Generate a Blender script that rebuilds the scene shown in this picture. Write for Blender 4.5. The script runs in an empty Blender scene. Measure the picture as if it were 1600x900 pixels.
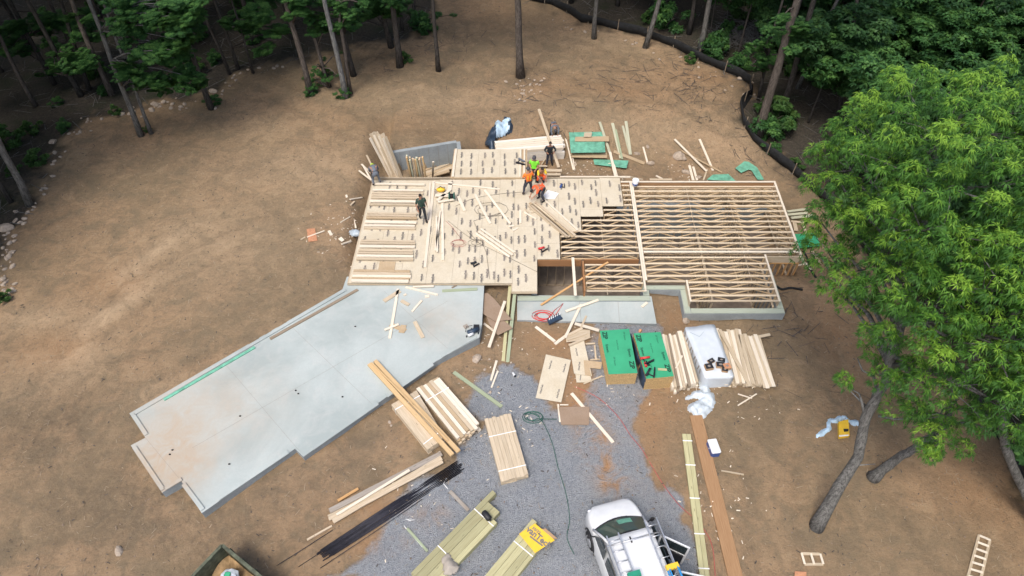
import bpy, bmesh, math, random
import numpy as np
from mathutils import Vector, Matrix
R = math.radians
rnd = random.Random(7)
RNG = np.random.default_rng(11)
SC = bpy.context.scene
COL = SC.collection

# ------------------------------------------------------------------ camera, sky, sun
CAM_H, PITCH, F = 24.0, R(48.5), 1067.0
cam = bpy.data.cameras.new('camera'); cam_o = bpy.data.objects.new('camera', cam); COL.objects.link(cam_o)
cam.sensor_width = 36; cam.lens = 24.0; cam.clip_end = 2000
cam_o.location = (0, 0, CAM_H); cam_o.rotation_euler = (R(90) - PITCH, 0, 0)
SC.camera = cam_o
SC.view_settings.view_transform = 'Standard'; SC.view_settings.look = 'None'
SC.view_settings.exposure = 0.66; SC.view_settings.gamma = 1
w = bpy.data.worlds.new('World'); SC.world = w; w.use_nodes = True
wn = w.node_tree; bg = wn.nodes['Background']
sky = wn.nodes.new('ShaderNodeTexSky'); sky.sky_type = 'NISHITA'; sky.sun_disc = False
SUN_EL, SUN_AZ = R(62), R(-150)
sky.sun_elevation = SUN_EL; sky.sun_rotation = SUN_AZ; sky.dust_density = 4.0; sky.ozone_density = 0.6; sky.air_density = 1.0
wn.links.new(sky.outputs[0], bg.inputs[0]); bg.inputs[1].default_value = 0.15
sun = bpy.data.lights.new('sun', 'SUN'); sun_o = bpy.data.objects.new('sun', sun); COL.objects.link(sun_o)
sun.energy = 1.15; sun.angle = R(18); sun.color = (1, .96, .90)
sd = Vector((math.sin(SUN_AZ) * math.cos(SUN_EL), math.cos(SUN_AZ) * math.cos(SUN_EL), math.sin(SUN_EL)))
sun_o.rotation_euler = sd.to_track_quat('Z', 'Y').to_euler()
sun_o.location = (0, 0, 60)

# ------------------------------------------------------------------ terrain height
def S(a, b, x):
    t = np.clip((x - a) / (b - a), 0, 1); return t * t * (3 - 2 * t)
def vnoise(x, y, seed=0):
    xi = np.floor(x).astype(np.int64); yi = np.floor(y).astype(np.int64); fx = x - xi; fy = y - yi
    def h(a, b):
        n = (a * 374761393 + b * 668265263 + seed * 1442695) & 0x7fffffff
        n = ((n ^ (n >> 13)) * 1274126177) & 0x7fffffff
        return ((n ^ (n >> 16)) & 0xffff) / 65535.0
    u = fx * fx * (3 - 2 * fx); v = fy * fy * (3 - 2 * fy)
    return (h(xi, yi) * (1 - u) + h(xi + 1, yi) * u) * (1 - v) + (h(xi, yi + 1) * (1 - u) + h(xi + 1, yi + 1) * u) * v
def wall_y(X): return 30.85 + (X + 6.85) * .287
def height(X, Y, rough=True):
    X = np.asarray(X, float); Y = np.asarray(Y, float)
    h = np.zeros_like(X + Y)
    s = (X + 11.5) * -.665 + (Y - 17.4) * .747
    h = h + .36 * S(-1.6, 0, s) * S(-3, -6.5, X)
    h = h + .17 * S(-.8, -3.0, X) * (1 - S(-1.6, 0, s) * .5) * S(24, 21, Y)
    h = h - .28 * S(5.5, 8.5, X) * S(15, 18.5, Y)
    inwall = (X > -7.2) & (X < -3.0)
    back = np.where(inwall, (Y < wall_y(X)).astype(float), S(37, 31.5, Y))
    back = np.where((X >= -3.0) & (X < -1.0), back * S(-3.2, -1.0, X) + (Y < 31.9) * (1 - S(-3.2, -1.0, X)), back)
    mx = S(-8.6, -7.1, X) * S(21, 15.5, X)
    my = S(21.5, 24.5, Y)
    h = h - 1.15 * mx * my * back
    h = h + .9 * S(44, 60, Y) - 1.5 * S(19, 34, X) - 1.0 * S(-24, -40, X)
    pit = (X > 1.1) & (X < 12.35) & (Y > 20.55) & (Y < 28.3) & ~((X > 6.2) & (Y < 21.1)) | (X > 8.2) & (X < 12.35) & (Y > 19.75) & (Y < 22) | (X > 12) & (X < 13.8) & (Y > 22.8) & (Y < 28.3)
    h = np.where(pit, -2.1, h)
    if rough:
        far = 1 - np.exp(-np.maximum(0, np.hypot(X, Y - 22) - 12) / 30)
        h = h + np.where(pit, 0, (vnoise(X * .45, Y * .45, 3) - .5) * .12 + (vnoise(X * 1.7, Y * 1.7, 5) - .5) * .05 + (vnoise(X * 5.1, Y * 5.1, 9) - .5) * .025 + far * (vnoise(X * .15, Y * .15, 8) - .5) * .8)
    return h
def hz(x, y): return float(height(np.array([x]), np.array([y]))[0])
cp, sp = math.cos(PITCH), math.sin(PITCH)
def ray(px, py):
    u, v = px - 800, py - 450
    return u, F * cp - v * sp, -F * sp - v * cp
def W(px, py, z=0.0):
    a, b, c = ray(px, py); t = (z - CAM_H) / c
    return Vector((a * t, b * t, z))
def WY(px, py, Y):
    a, b, c = ray(px, py); t = Y / b
    return Vector((a * t, Y, CAM_H + c * t))
def G(px, py, lift=0.0):
    z = 0.0
    for i in range(14):
        p = W(px, py, z + lift); z = .5 * z + .5 * hz(p.x, p.y)
    return Vector((p.x, p.y, z + lift))

# ------------------------------------------------------------------ materials
class NT:
    def __init__(s, name, rough=.8, spec=.3):
        s.m = bpy.data.materials.new(name); s.m.use_nodes = True; s.t = s.m.node_tree
        s.b = s.t.nodes['Principled BSDF']; s.b.inputs['Roughness'].default_value = rough
        s.b.inputs['Specular IOR Level'].default_value = spec
    def n(s, typ, **kw):
        nd = s.t.nodes.new('ShaderNode' + typ)
        for k, v in kw.items():
            if k.startswith('_'): setattr(nd, k[1:], v)
            else: s.set(nd.inputs[k.replace('__', ' ')], v)
        return nd
    def set(s, inp, v):
        if hasattr(v, 'is_output') or hasattr(v, 'links'): s.t.links.new(v, inp)
        elif isinstance(v, tuple) and len(v) == 3 and inp.type == 'RGBA': inp.default_value = (*v, 1)
        else: inp.default_value = v
    def coord(s, kind='Object', scale=(1, 1, 1)):
        tc = s.n('TexCoord'); mp = s.n('Mapping'); s.t.links.new(tc.outputs[kind], mp.inputs[0]); mp.inputs['Scale'].default_value = scale
        return mp.outputs[0]
    def noise(s, vec, scale, detail=4, rough=.6, dist=0):
        nd = s.n('TexNoise', Scale=scale, Detail=detail, Roughness=rough, Distortion=dist); s.t.links.new(vec, nd.inputs['Vector']); return nd.outputs['Fac']
    def ramp(s, fac, stops):
        nd = s.n('ValToRGB'); s.t.links.new(fac, nd.inputs[0]); cr = nd.color_ramp
        while len(cr.elements) < len(stops): cr.elements.new(.5)
        for e, (p, c) in zip(cr.elements, stops):
            e.position = p; e.color = (c, c, c, 1) if not isinstance(c, tuple) else (*c, 1)
        return nd.outputs[0]
    def mix(s, fac, a, b, mode='MIX'):
        nd = s.n('Mix', _data_type='RGBA', _blend_type=mode)
        s.set(nd.inputs[0], fac); s.set(nd.inputs[6], a); s.set(nd.inputs[7], b); return nd.outputs[2]
    def math(s, op, a, b=0.0):
        nd = s.n('Math', _operation=op); s.set(nd.inputs[0], a); s.set(nd.inputs[1], b); return nd.outputs[0]
    def attr(s, name):
        nd = s.n('Attribute'); nd.attribute_name = name; return nd.outputs['Fac']
    def out(s, col=None, bump=None, bs=.3, bd=.02):
        if col is not None: s.set(s.b.inputs['Base Color'], col)
        if bump is not None:
            bn = s.n('Bump', Strength=bs, Distance=bd); s.t.links.new(bump, bn.inputs['Height']); s.t.links.new(bn.outputs[0], s.b.inputs['Normal'])
        return s.m
M = {}
def wood(name, c, dark=.72, knots=True, rough=.75, var=.16):
    s = NT(name, rough, .2); uv = s.coord('UV'); 
    mp = s.n('Mapping'); s.t.links.new(uv, mp.inputs[0]); mp.inputs['Scale'].default_value = (.9, 22, 1)
    g = s.noise(mp.outputs[0], 1.6, 6, .65, .4)
    mp2 = s.n('Mapping'); s.t.links.new(uv, mp2.inputs[0]); mp2.inputs['Scale'].default_value = (.013, .013, 1)
    v = s.noise(mp2.outputs[0], 1, 1)
    d = tuple(x * dark * y for x, y in zip(c, (1, .93, .85)))
    col = s.mix(s.ramp(g, [(.35, 0.0), (.7, 1.0)]), c, d)
    bright = s.ramp(v, [(.3, 1 - var), (.5, 1.0), (.72, 1 + var * .5)])
    col = s.mix(1.0, col, bright, 'MULTIPLY')
    if knots:
        mp3 = s.n('Mapping'); s.t.links.new(uv, mp3.inputs[0]); mp3.inputs['Scale'].default_value = (1.6, 7, 1)
        vo = s.n('TexVoronoi', Scale=1.0); s.t.links.new(mp3.outputs[0], vo.inputs['Vector'])
        col = s.mix(s.ramp(vo.outputs['Distance'], [(.06, .75), (.13, 0.0)]), col, tuple(x * .35 for x in c))
    M[name] = s.out(col, g, .25, .004)
def plain(name, c, rough=.6, metal=0, spec=.4, nscale=6, amt=.15, bs=0.0):
    s = NT(name, rough, spec); s.b.inputs['Metallic'].default_value = metal
    n = s.noise(s.coord(), nscale, 5)
    col = s.mix(s.ramp(n, [(.3, 0.0), (.7, 1.0)]), tuple(min(1, x * (1 + amt)) for x in c), tuple(x * (1 - amt) for x in c))
    M[name] = s.out(col, n if bs else None, bs, .01)
wood('stud_wood', (.60, .505, .37))
wood('web_wood', (.60, .46, .29), .8, False)
wood('chord_wood', (.72, .61, .45), .86, var=.1)
wood('white_lumber', (.80, .78, .72), .9, var=.06)
wood('bright_wood', (.76, .69, .57), .86, var=.1)
wood('amber_wood', (.60, .36, .16), .75)
wood('treated_wood', (.50, .48, .28), .75, var=.3)
wood('green_wood', (.36, .42, .29), .8)
wood('sill_wood', (.42, .48, .40), .85)
wood('weathered_wood', (.33, .27, .2), .65)
wood('rust_wood', (.36, .19, .09), .7, False)
wood('plank_wood', (.46, .28, .15), .72)
wood('grey_wood', (.42, .38, .33), .7)
def osb(name, c):
    s = NT(name, .8, .2); o = s.coord(); v = s.n('TexVoronoi', Scale=38.0); s.t.links.new(o, v.inputs['Vector'])
    n = s.noise(o, 1.3, 6, .7); g = s.noise(o, 45, 3)
    col = s.mix(s.math('MULTIPLY', v.outputs['Color'], .5), c, tuple(x * .62 for x in c))
    col = s.mix(s.ramp(n, [(.38, 0.0), (.72, .55)]), col, tuple(x * y for x, y in zip(c, (.72, .66, .56))))
    M[name] = s.out(col, g, .2, .005)
osb('osb', (.66, .59, .455)); osb('osb_brown', (.34, .25, .18)); osb('osb_tan', (.52, .40, .26))
s = NT('concrete', .75, .3); o = s.coord()
n1 = s.noise(o, .28, 5, .6, .5); n2 = s.noise(o, 1.4, 6, .65, .8); n3 = s.noise(o, 14, 5)
col = s.mix(s.ramp(n1, [(.40, 0.0), (.60, 1.0)]), (.44, .485, .465), (.335, .38, .365))
col = s.mix(s.ramp(n2, [(.5, 0.0), (.75, .45)]), col, (.50, .50, .47))
col = s.mix(s.ramp(n3, [(.3, .18), (.6, 0.0)]), col, (.3, .32, .33))
for (bx, by, rr, aa) in [(-13.0, 14.0, 1.7, .5), (-13.2, 12.2, 1.3, .75), (-12.2, 11.6, 1.0, .5), (-3.2, 19.0, 1.1, .35), (-10.6, 14.3, 1.6, .25)]:
    dn = s.n('VectorMath', _operation='DISTANCE'); s.t.links.new(o, dn.inputs[0]); dn.inputs[1].default_value = (bx + 8, by - 16, .48)
    col = s.mix(s.math('MULTIPLY', s.ramp(s.math('DIVIDE', dn.outputs['Value'], rr * 2), [(.1, aa), (.9, 0.0)]), s.ramp(n2, [(.3, .4), (.6, 1.0)])), col, (.42, .30, .19))
M['concrete'] = s.out(col, n3, .15, .01)
s = NT('concrete_wall', .85, .2); o = s.coord()
n2 = s.noise(o, 1.1, 6, .7); n3 = s.noise(o, 20, 4)
br = s.n('TexBrick', Scale=1.0); s.t.links.new(o, br.inputs['Vector'])
col = s.mix(s.ramp(n2, [(.35, 0.0), (.7, 1.0)]), (.36, .40, .41), (.25, .28, .29))
M['concrete_wall'] = s.out(s.mix(s.ramp(n3, [(.3, .3), (.6, 0.0)]), col, (.17, .17, .17)), n3, .3, .01)
plain('zip_green', (.045, .34, .17), .5, nscale=1.2, amt=.12); plain('zip_edge', (.46, .32, .15), .8, nscale=30, amt=.35)
plain('zip_pale', (.15, .40, .28), .6, nscale=3, amt=.35)
plain('ink', (.19, .175, .155), .7); plain('faint_ink', (.25, .22, .19), .7); plain('green_ink', (.01, .06, .035), .6)
plain('wrap_white', (.58, .63, .67), .4, nscale=4, amt=.06, bs=.4); plain('wrap_grey', (.38, .44, .48), .3, nscale=5, amt=.25, bs=.6)
plain('wrap_pale', (.50, .56, .60), .35, nscale=5, amt=.2, bs=.6); plain('tarp_blue', (.45, .60, .72), .35, nscale=2.5, amt=.3, bs=.5); plain('tarp_dark', (.03, .05, .08), .35, nscale=3, amt=.5, bs=.5)
plain('black_fabric', (.012, .013, .014), .85, nscale=4, amt=.6, bs=.5)
plain('paint_white', (.70, .715, .72), .25, spec=.5, nscale=3, amt=.07); plain('glass_dark', (.02, .03, .03), .06, spec=.6, amt=.2)
s = NT('window_glass', .05, .6); s.b.inputs['Base Color'].default_value = (.04, .08, .07, 1); M['window_glass'] = s.m
plain('dark_floor', (.22, .18, .14), .9, nscale=1.2, amt=.4); plain('rubber', (.015, .015, .015), .8); plain('black_plastic', (.02, .02, .022), .5); plain('alu', (.55, .56, .57), .35, .8)
plain('steel', (.03, .03, .04), .5, .5, nscale=8, amt=.5); plain('yellow', (.80, .50, .04), .6, amt=.08); plain('ladder_blue', (.03, .25, .55), .5)
plain('ladder_green', (.02, .25, .15), .5); plain('dump_green', (.09, .10, .065), .7, nscale=5, amt=.6, bs=.3); plain('red', (.60, .05, .05), .5)
plain('hose_red', (.45, .10, .09), .6); plain('hose_green', (.03, .12, .09), .6); plain('hose_black', (.03, .03, .03), .6)
plain('straw_mat', (.36, .29, .2), .9); plain('cable', (.14, .12, .1), .6); plain('skin', (.36, .19, .12), .6); plain('orange_cloth', (.90, .20, .03), .7, amt=.2); plain('coral_cloth', (.92, .13, .04), .7, amt=.2)
plain('lime_cloth', (.22, .75, .05), .7, amt=.15); plain('dark_cloth', (.02, .025, .03), .8, amt=.3); plain('dark_green_cloth', (.03, .06, .045), .8, amt=.3)
plain('grey_cloth', (.14, .16, .19), .8, amt=.3); plain('jeans', (.04, .045, .065), .8, amt=.3); plain('yellow_cloth', (.80, .60, .04), .7)
plain('helmet_lime', (.45, .75, .05), .35); plain('helmet_dark', (.06, .06, .07), .4); plain('hair', (.012, .01, .01), .6)
plain('clod', (.22, .165, .12), .9, nscale=4, amt=.3); plain('rock', (.38, .31, .24), .85, nscale=3, amt=.25, bs=.5); plain('card', (.42, .27, .15), .8, nscale=3, amt=.1); plain('terra', (.50, .24, .13), .8, nscale=9, amt=.2)
plain('dirt_load', (.30, .20, .10), .9, nscale=3, amt=.5, bs=.8); plain('blue_plastic', (.05, .10, .3), .4); plain('paper', (.8, .8, .78), .7)
def bark(name, a, b):
    s = NT(name, .9, .1); o = s.coord('Object', (5, 5, 1.1)); n = s.noise(o, 3.2, 6, .7, .6); n2 = s.noise(s.coord(), .7, 3)
    col = s.mix(s.ramp(n, [(.38, 0.0), (.62, 1.0)]), a, b); col = s.mix(s.ramp(n2, [(.45, 0.0), (.65, .5)]), col, tuple(x * .5 for x in a))
    M[name] = s.out(col, n, .9, .05)
bark('bark_grey', (.21, .205, .19), (.07, .067, .062)); bark('bark_dark', (.10, .09, .08), (.035, .031, .028)); bark('bark_brown', (.17, .145, .125), (.06, .05, .043))
bark('bark_pale', (.26, .26, .25), (.09, .09, .09))
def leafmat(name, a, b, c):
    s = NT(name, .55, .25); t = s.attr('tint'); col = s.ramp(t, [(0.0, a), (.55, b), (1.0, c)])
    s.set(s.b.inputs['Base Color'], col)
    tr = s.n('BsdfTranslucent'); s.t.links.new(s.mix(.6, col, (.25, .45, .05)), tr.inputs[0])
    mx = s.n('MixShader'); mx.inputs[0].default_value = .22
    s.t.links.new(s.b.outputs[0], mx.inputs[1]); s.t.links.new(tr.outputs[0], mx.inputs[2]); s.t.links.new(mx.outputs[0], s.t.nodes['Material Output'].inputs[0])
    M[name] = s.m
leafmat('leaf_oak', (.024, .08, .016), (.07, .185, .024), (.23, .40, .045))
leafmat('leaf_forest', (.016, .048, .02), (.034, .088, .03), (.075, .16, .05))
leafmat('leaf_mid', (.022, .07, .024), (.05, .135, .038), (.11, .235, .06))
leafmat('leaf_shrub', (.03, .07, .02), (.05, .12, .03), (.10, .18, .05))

# ------------------------------------------------------------------ mesh helpers
def tag(o, label=None, cat=None, group=None, kind=None):
    for k, v in (('label', label), ('category', cat), ('group', group), ('kind', kind)):
        if v: o[k] = v
    return o
def empty(name, loc, label, cat, group=None, rz=0):
    o = bpy.data.objects.new(name, None); COL.objects.link(o); o.location = loc; o.rotation_euler = (0, 0, rz); o.empty_display_size = .3
    return tag(o, label, cat, group)
class MB:
    def __init__(s): s.v = []; s.f = []; s.mi = []; s.uv = []; s.sm = []
    def face(s, idx, uv=None, mi=0, smooth=False):
        s.f.append(idx); s.uv.append(uv or [(s.v[i][0], s.v[i][1]) for i in idx]); s.mi.append(mi); s.sm.append(smooth)
    def hexa(s, c, mi=0, uvs=None):
        """c: 8 corners, bottom 4 ccw then top 4"""
        b = len(s.v); s.v += [tuple(p) for p in c]
        ou = rnd.random() * 300; ov = rnd.random() * 300
        L = (Vector(c[1]) - Vector(c[0])).length; Wd = (Vector(c[3]) - Vector(c[0])).length; H = (Vector(c[4]) - Vector(c[0])).length
        def q(i, j, k, l, du, dv, o=0):
            s.face([b + i, b + j, b + k, b + l], [(ou, ov + o), (ou + du, ov + o), (ou + du, ov + o + dv), (ou, ov + o + dv)], mi)
        q(4, 5, 6, 7, L, Wd); q(1, 0, 3, 2, L, Wd, 1); q(0, 1, 5, 4, L, H, 2); q(2, 3, 7, 6, L, H, 3); q(1, 2, 6, 5, .02, Wd, 4); q(3, 0, 4, 7, .02, Wd, 5)
        return s
    def box(s, x0, x1, y0, y1, z0, z1, mi=0):
        if (y1 - y0) > (x1 - x0):   # grain along the long side
            return s.hexa([(x0, y1, z0), (x0, y0, z0), (x1, y0, z0), (x1, y1, z0), (x0, y1, z1), (x0, y0, z1), (x1, y0, z1), (x1, y1, z1)], mi)
        return s.hexa([(x0, y0, z0), (x1, y0, z0), (x1, y1, z0), (x0, y1, z0), (x0, y0, z1), (x1, y0, z1), (x1, y1, z1), (x0, y1, z1)], mi)
    def beam(s, p, q, wd, th, mi=0, up=None):
        """board with top-surface centreline a half thickness above p..q"""
        p, q = Vector(p), Vector(q); d = (q - p).normalized(); u = Vector(up) if up else Vector((0, 0, 1))
        if abs(d.dot(u)) > .98: u = Vector((0, 1, 0))
        sd = u.cross(d).normalized() * wd * .5; uu = d.cross(sd).normalized() * th * .5
        if uu.dot(u) < 0: uu = -uu
        return s.hexa([p - sd - uu, q - sd - uu, q + sd - uu, p + sd - uu, p - sd + uu, q - sd + uu, q + sd + uu, p + sd + uu], mi)
    def prism(s, pts, z0, z1, mi=0, side=None):
        b = len(s.v); n = len(pts); s.v += [(p[0], p[1], z0) for p in pts] + [(p[0], p[1], z1) for p in pts]
        s.face(list(range(b + n, b + 2 * n)), None, mi); s.face(list(range(b + n - 1, b - 1, -1)), None, mi)
        for i in range(n):
            j = (i + 1) % n; s.face([b + i, b + j, b + n + j, b + n + i], None, mi if side is None else side)
        return s
    def tube(s, pts, rad, n=8, mi=0, smooth=True, cap=True):
        pts = [Vector(p) for p in pts]; rad = rad if hasattr(rad, '__len__') else [rad] * len(pts); b = len(s.v); m = len(pts); dist = 0
        ref = Vector((.3, .9, .2))
        for i, p in enumerate(pts):
            d = (pts[min(i + 1, m - 1)] - pts[max(i - 1, 0)]).normalized()
            a = d.cross(ref); a = a.normalized() if a.length > 1e-3 else Vector((1, 0, 0)); c = d.cross(a).normalized()
            for k in range(n):
                t = 2 * math.pi * k / n; s.v.append(tuple(p + (a * math.cos(t) + c * math.sin(t)) * rad[i]))
        for i in range(m - 1):
            for k in range(n):
                k2 = (k + 1) % n; s.face([b + i * n + k, b + i * n + k2, b + (i + 1) * n + k2, b + (i + 1) * n + k], None, mi, smooth)
        if cap:
            s.face([b + k for k in range(n)][::-1], None, mi); s.face([b + (m - 1) * n + k for k in range(n)], None, mi)
        return s
    def ell(s, c, r, n=10, m=7, mi=0, rot=None):
        b = len(s.v); c = Vector(c)
        for i in range(m + 1):
            ph = math.pi * i / m
            for k in range(n):
                t = 2 * math.pi * k / n; q = Vector((r[0] * math.sin(ph) * math.cos(t), r[1] * math.sin(ph) * math.sin(t), -r[2] * math.cos(ph)))
                if rot: q = rot @ q
                s.v.append(tuple(c + q))
        for i in range(m):
            for k in range(n):
                k2 = (k + 1) % n; s.face([b + i * n + k, b + i * n + k2, b + (i + 1) * n + k2, b + (i + 1) * n + k], None, mi, True)
        return s
    def grid(s, P, mi=0, smooth=True):
        b = len(s.v); a, c = len(P), len(P[0])
        for r in P: s.v += [tuple(p) for p in r]
        for i in range(a - 1):
            for j in range(c - 1): s.face([b + i * c + j, b + (i + 1) * c + j, b + (i + 1) * c + j + 1, b + i * c + j + 1], None, mi, smooth)
        return s
    def mesh(s, name, mats, org):
        me = bpy.data.meshes.new(name); o = Vector(org)
        me.from_pydata([tuple(Vector(v) - o) for v in s.v], [], s.f)
        for m in (mats if isinstance(mats, (list, tuple)) else [mats]): me.materials.append(M[m])
        me.polygons.foreach_set('material_index', s.mi); me.polygons.foreach_set('use_smooth', s.sm)
        uv = me.uv_layers.new(name='UVMap'); fl = [c for f in s.uv for p in f for c in p]; uv.data.foreach_set('uv', fl)
        me.update(); return me
    def build(s, name, mats, parent=None, org=None, bevel=0):
        if parent is not None and org is None: org = (0, 0, 0) if parent.get('_local') else parent.get('_org', tuple(parent.location))
        if org is None:
            a = np.array([tuple(v) for v in s.v]); org = ((a[:, 0].min() + a[:, 0].max()) / 2, (a[:, 1].min() + a[:, 1].max()) / 2, a[:, 2].min())
        ob = bpy.data.objects.new(name, s.mesh(name, mats, org)); COL.objects.link(ob)
        if parent is not None: ob.parent = parent; ob['_org'] = tuple(org)
        else: ob.location = org; ob['_org'] = tuple(org)
        if bevel:
            md = ob.modifiers.new('bevel', 'BEVEL'); md.width = bevel; md.segments = 2; md.limit_method = 'ANGLE'
        return ob
def fast_mesh(name, V, Fq, mat, attrs=None, smooth=False):
    me = bpy.data.meshes.new(name); n = len(V); k = Fq.shape[1]; m = len(Fq)
    me.vertices.add(n); me.vertices.foreach_set('co', V.astype(np.float32).ravel())
    me.loops.add(m * k); me.loops.foreach_set('vertex_index', Fq.astype(np.int32).ravel())
    me.polygons.add(m); me.polygons.foreach_set('loop_start', np.arange(0, m * k, k, dtype=np.int32))
    me.update(calc_edges=True); me.validate()
    if smooth: me.polygons.foreach_set('use_smooth', np.ones(m, bool))
    for a, d in (attrs or {}).items():
        at = me.attributes.new(a, 'FLOAT', 'POINT'); at.data.foreach_set('value', d.astype(np.float32))
    me.materials.append(M[mat]); return me
def link(name, me, loc=(0, 0, 0), parent=None):
    o = bpy.data.objects.new(name, me); COL.objects.link(o); o.location = loc
    if parent: o.parent = parent
    return o
_tc = {}
def text_mesh(txt, size, bold=0.0):
    key = (txt, size, bold)
    if key in _tc: return _tc[key]
    cu = bpy.data.curves.new('t', 'FONT'); cu.body = txt; cu.size = size; cu.align_x = 'CENTER'; cu.align_y = 'CENTER'; cu.resolution_u = 2; cu.offset = bold
    ob = bpy.data.objects.new('t', cu); COL.objects.link(ob); bpy.context.view_layer.update()
    me = bpy.data.meshes.new_from_object(ob.evaluated_get(bpy.context.evaluated_depsgraph_get()))
    r = ([tuple(v.co) for v in me.vertices], [list(p.vertices) for p in me.polygons]); bpy.data.objects.remove(ob); bpy.data.meshes.remove(me); _tc[key] = r
    return r
def add_text(mb, txt, size, mat4, mi=0, bold=0.0):
    v, f = text_mesh(txt, size, bold); b = len(mb.v); mb.v += [tuple(mat4 @ Vector(p)) for p in v]
    for q in f: mb.face([b + i for i in q], None, mi)
def inpoly(X, Y, P):
    ins = np.zeros(np.shape(X), bool); n = len(P)
    for i in range(n):
        x1, y1 = P[i]; x2, y2 = P[(i + 1) % n]
        c = ((y1 > Y) != (y2 > Y)) & (X < (x2 - x1) * (Y - y1) / ((y2 - y1) or 1e-9) + x1); ins ^= c
    return ins
def dpoly(X, Y, P):
    d = np.full(np.shape(X), 1e9); n = len(P)
    for i in range(n):
        ax, ay = P[i]; bx, by = P[(i + 1) % n]; dx, dy = bx - ax, by - ay
        t = np.clip(((X - ax) * dx + (Y - ay) * dy) / (dx * dx + dy * dy + 1e-9), 0, 1); d = np.minimum(d, np.hypot(X - ax - t * dx, Y - ay - t * dy))
    return np.where(inpoly(X, Y, P), d, -d)

# ------------------------------------------------------------------ ground
g2 = lambda L: [tuple(G(x, y)[:2]) for x, y in L]
FENCE_PX = [(812, -6), (832, 3), (860, 8), (885, 20), (908, 36), (940, 41), (1000, 56), (1030, 66), (1060, 79), (1085, 92), (1110, 103), (1150, 121), (1172, 134), (1170, 150), (1156, 170), (1160, 196), (1175, 220), (1198, 242), (1230, 266), (1275, 306), (1320, 350), (1355, 400), (1375, 432), (1430, 500), (1500, 605), (1560, 692), (1580, 742), (1604, 790), (1640, 870)]
fence_w = g2(FENCE_PX)
CLEAR = [(-34, -12), (-30, 6), (-26.5, 16)] + g2([(0, 440), (12, 375), (45, 335), (72, 285), (85, 235), (110, 205), (150, 182), (215, 172), (270, 158), (330, 150), (365, 120), (420, 104), (490, 88), (560, 76), (600, 66), (655, 62), (672, 30), (690, 0)]) + [(-5, 58), (-2, 68), (6, 66), (2, 56)] + fence_w + [(21, 2), (26, -12)]
GRAVEL = g2([(785, 570), (808, 585), (842, 612), (862, 640), (905, 652), (900, 610), (925, 590), (925, 520), (960, 508), (1030, 506), (1040, 520), (1040, 580), (1010, 615), (1000, 640), (990, 668), (1012, 700), (1030, 745), (1062, 790), (1085, 850), (1100, 905), (1120, 960), (700, 960), (500, 905), (560, 850), (610, 800), (690, 745), (722, 705), (752, 665), (735, 640), (745, 610)])
xs = np.concatenate([np.linspace(-400, -45, 24)[:-1], np.linspace(-45, -26, 40)[:-1], np.arange(-26, 24, .2), np.linspace(24, 45, 44)[1:], np.linspace(45, 400, 24)[1:]])
ys = np.concatenate([np.linspace(-200, -10, 12)[:-1], np.linspace(-10, 6, 30)[:-1], np.arange(6, 40, .2), np.linspace(40, 60, 60)[1:], np.linspace(60, 500, 26)[1:]])
GX, GY = np.meshgrid(xs, ys); nx, ny = len(xs), len(ys)
GZ = height(GX, GY)
V0 = None
I = np.arange(nx * ny).reshape(ny, nx)
FQ = np.stack([I[:-1, :-1].ravel(), I[:-1, 1:].ravel(), I[1:, 1:].ravel(), I[1:, :-1].ravel()], 1)
edge = (vnoise(GX * 1.3, GY * 1.3, 4) - .5) * 1.3 + (vnoise(GX * 4, GY * 4, 6) - .5) * .6
a_gr = S(-.35, .35, dpoly(GX, GY, GRAVEL) + edge * .7)
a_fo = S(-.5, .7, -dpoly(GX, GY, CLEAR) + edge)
RUTS = [[(60, 640), (150, 520), (230, 440), (330, 390), (430, 345)], [(0, 760), (120, 600), (260, 560), (420, 480), (500, 430)], [(1195, 480), (1250, 530), (1235, 640), (1205, 760), (1215, 900)], [(700, 30), (780, 95), (900, 135), (1050, 150), (1130, 190)], [(850, 60), (960, 92), (1070, 135)], [(1330, 640), (1450, 800), (1500, 900)], [(100, 900), (180, 760), (165, 620)], [(420, 130), (560, 200), (720, 190), (880, 170)], [(560, 740), (480, 790), (420, 850)], [(1130, 500), (1160, 510), (1240, 480), (1290, 560)]]
a_rt = np.zeros_like(GX)
for L in RUTS:
    P_ = [G(*q) for q in L]; d1 = np.full(GX.shape, 99.)
    for i in range(len(P_) - 1):
        ax, ay, bx, by = P_[i].x, P_[i].y, P_[i + 1].x, P_[i + 1].y; dx, dy = bx - ax, by - ay; t = np.clip(((GX - ax) * dx + (GY - ay) * dy) / (dx * dx + dy * dy), 0, 1)
        d1 = np.minimum(d1, np.hypot(GX - ax - t * dx, GY - ay - t * dy))
    wob = (vnoise(GX * .8, GY * .8, 15) - .5) * .5; a_rt = np.maximum(a_rt, np.exp(-((np.abs(d1 + wob) - .8) / .22) ** 2) * (.4 + .6 * vnoise(GX * .6, GY * .6, 17)))
a_ru = np.zeros_like(GX); a_pa = np.zeros_like(GX); a_dk = np.zeros_like(GX)
def blob(arr, px, py, rx, ry, amp, rot=0):
    p = G(px, py); c, s_ = math.cos(rot), math.sin(rot); dx = GX - p.x; dy = GY - p.y
    arr += amp * np.exp(-(((dx * c + dy * s_) / rx) ** 2 + ((-dx * s_ + dy * c) / ry) ** 2))
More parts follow.
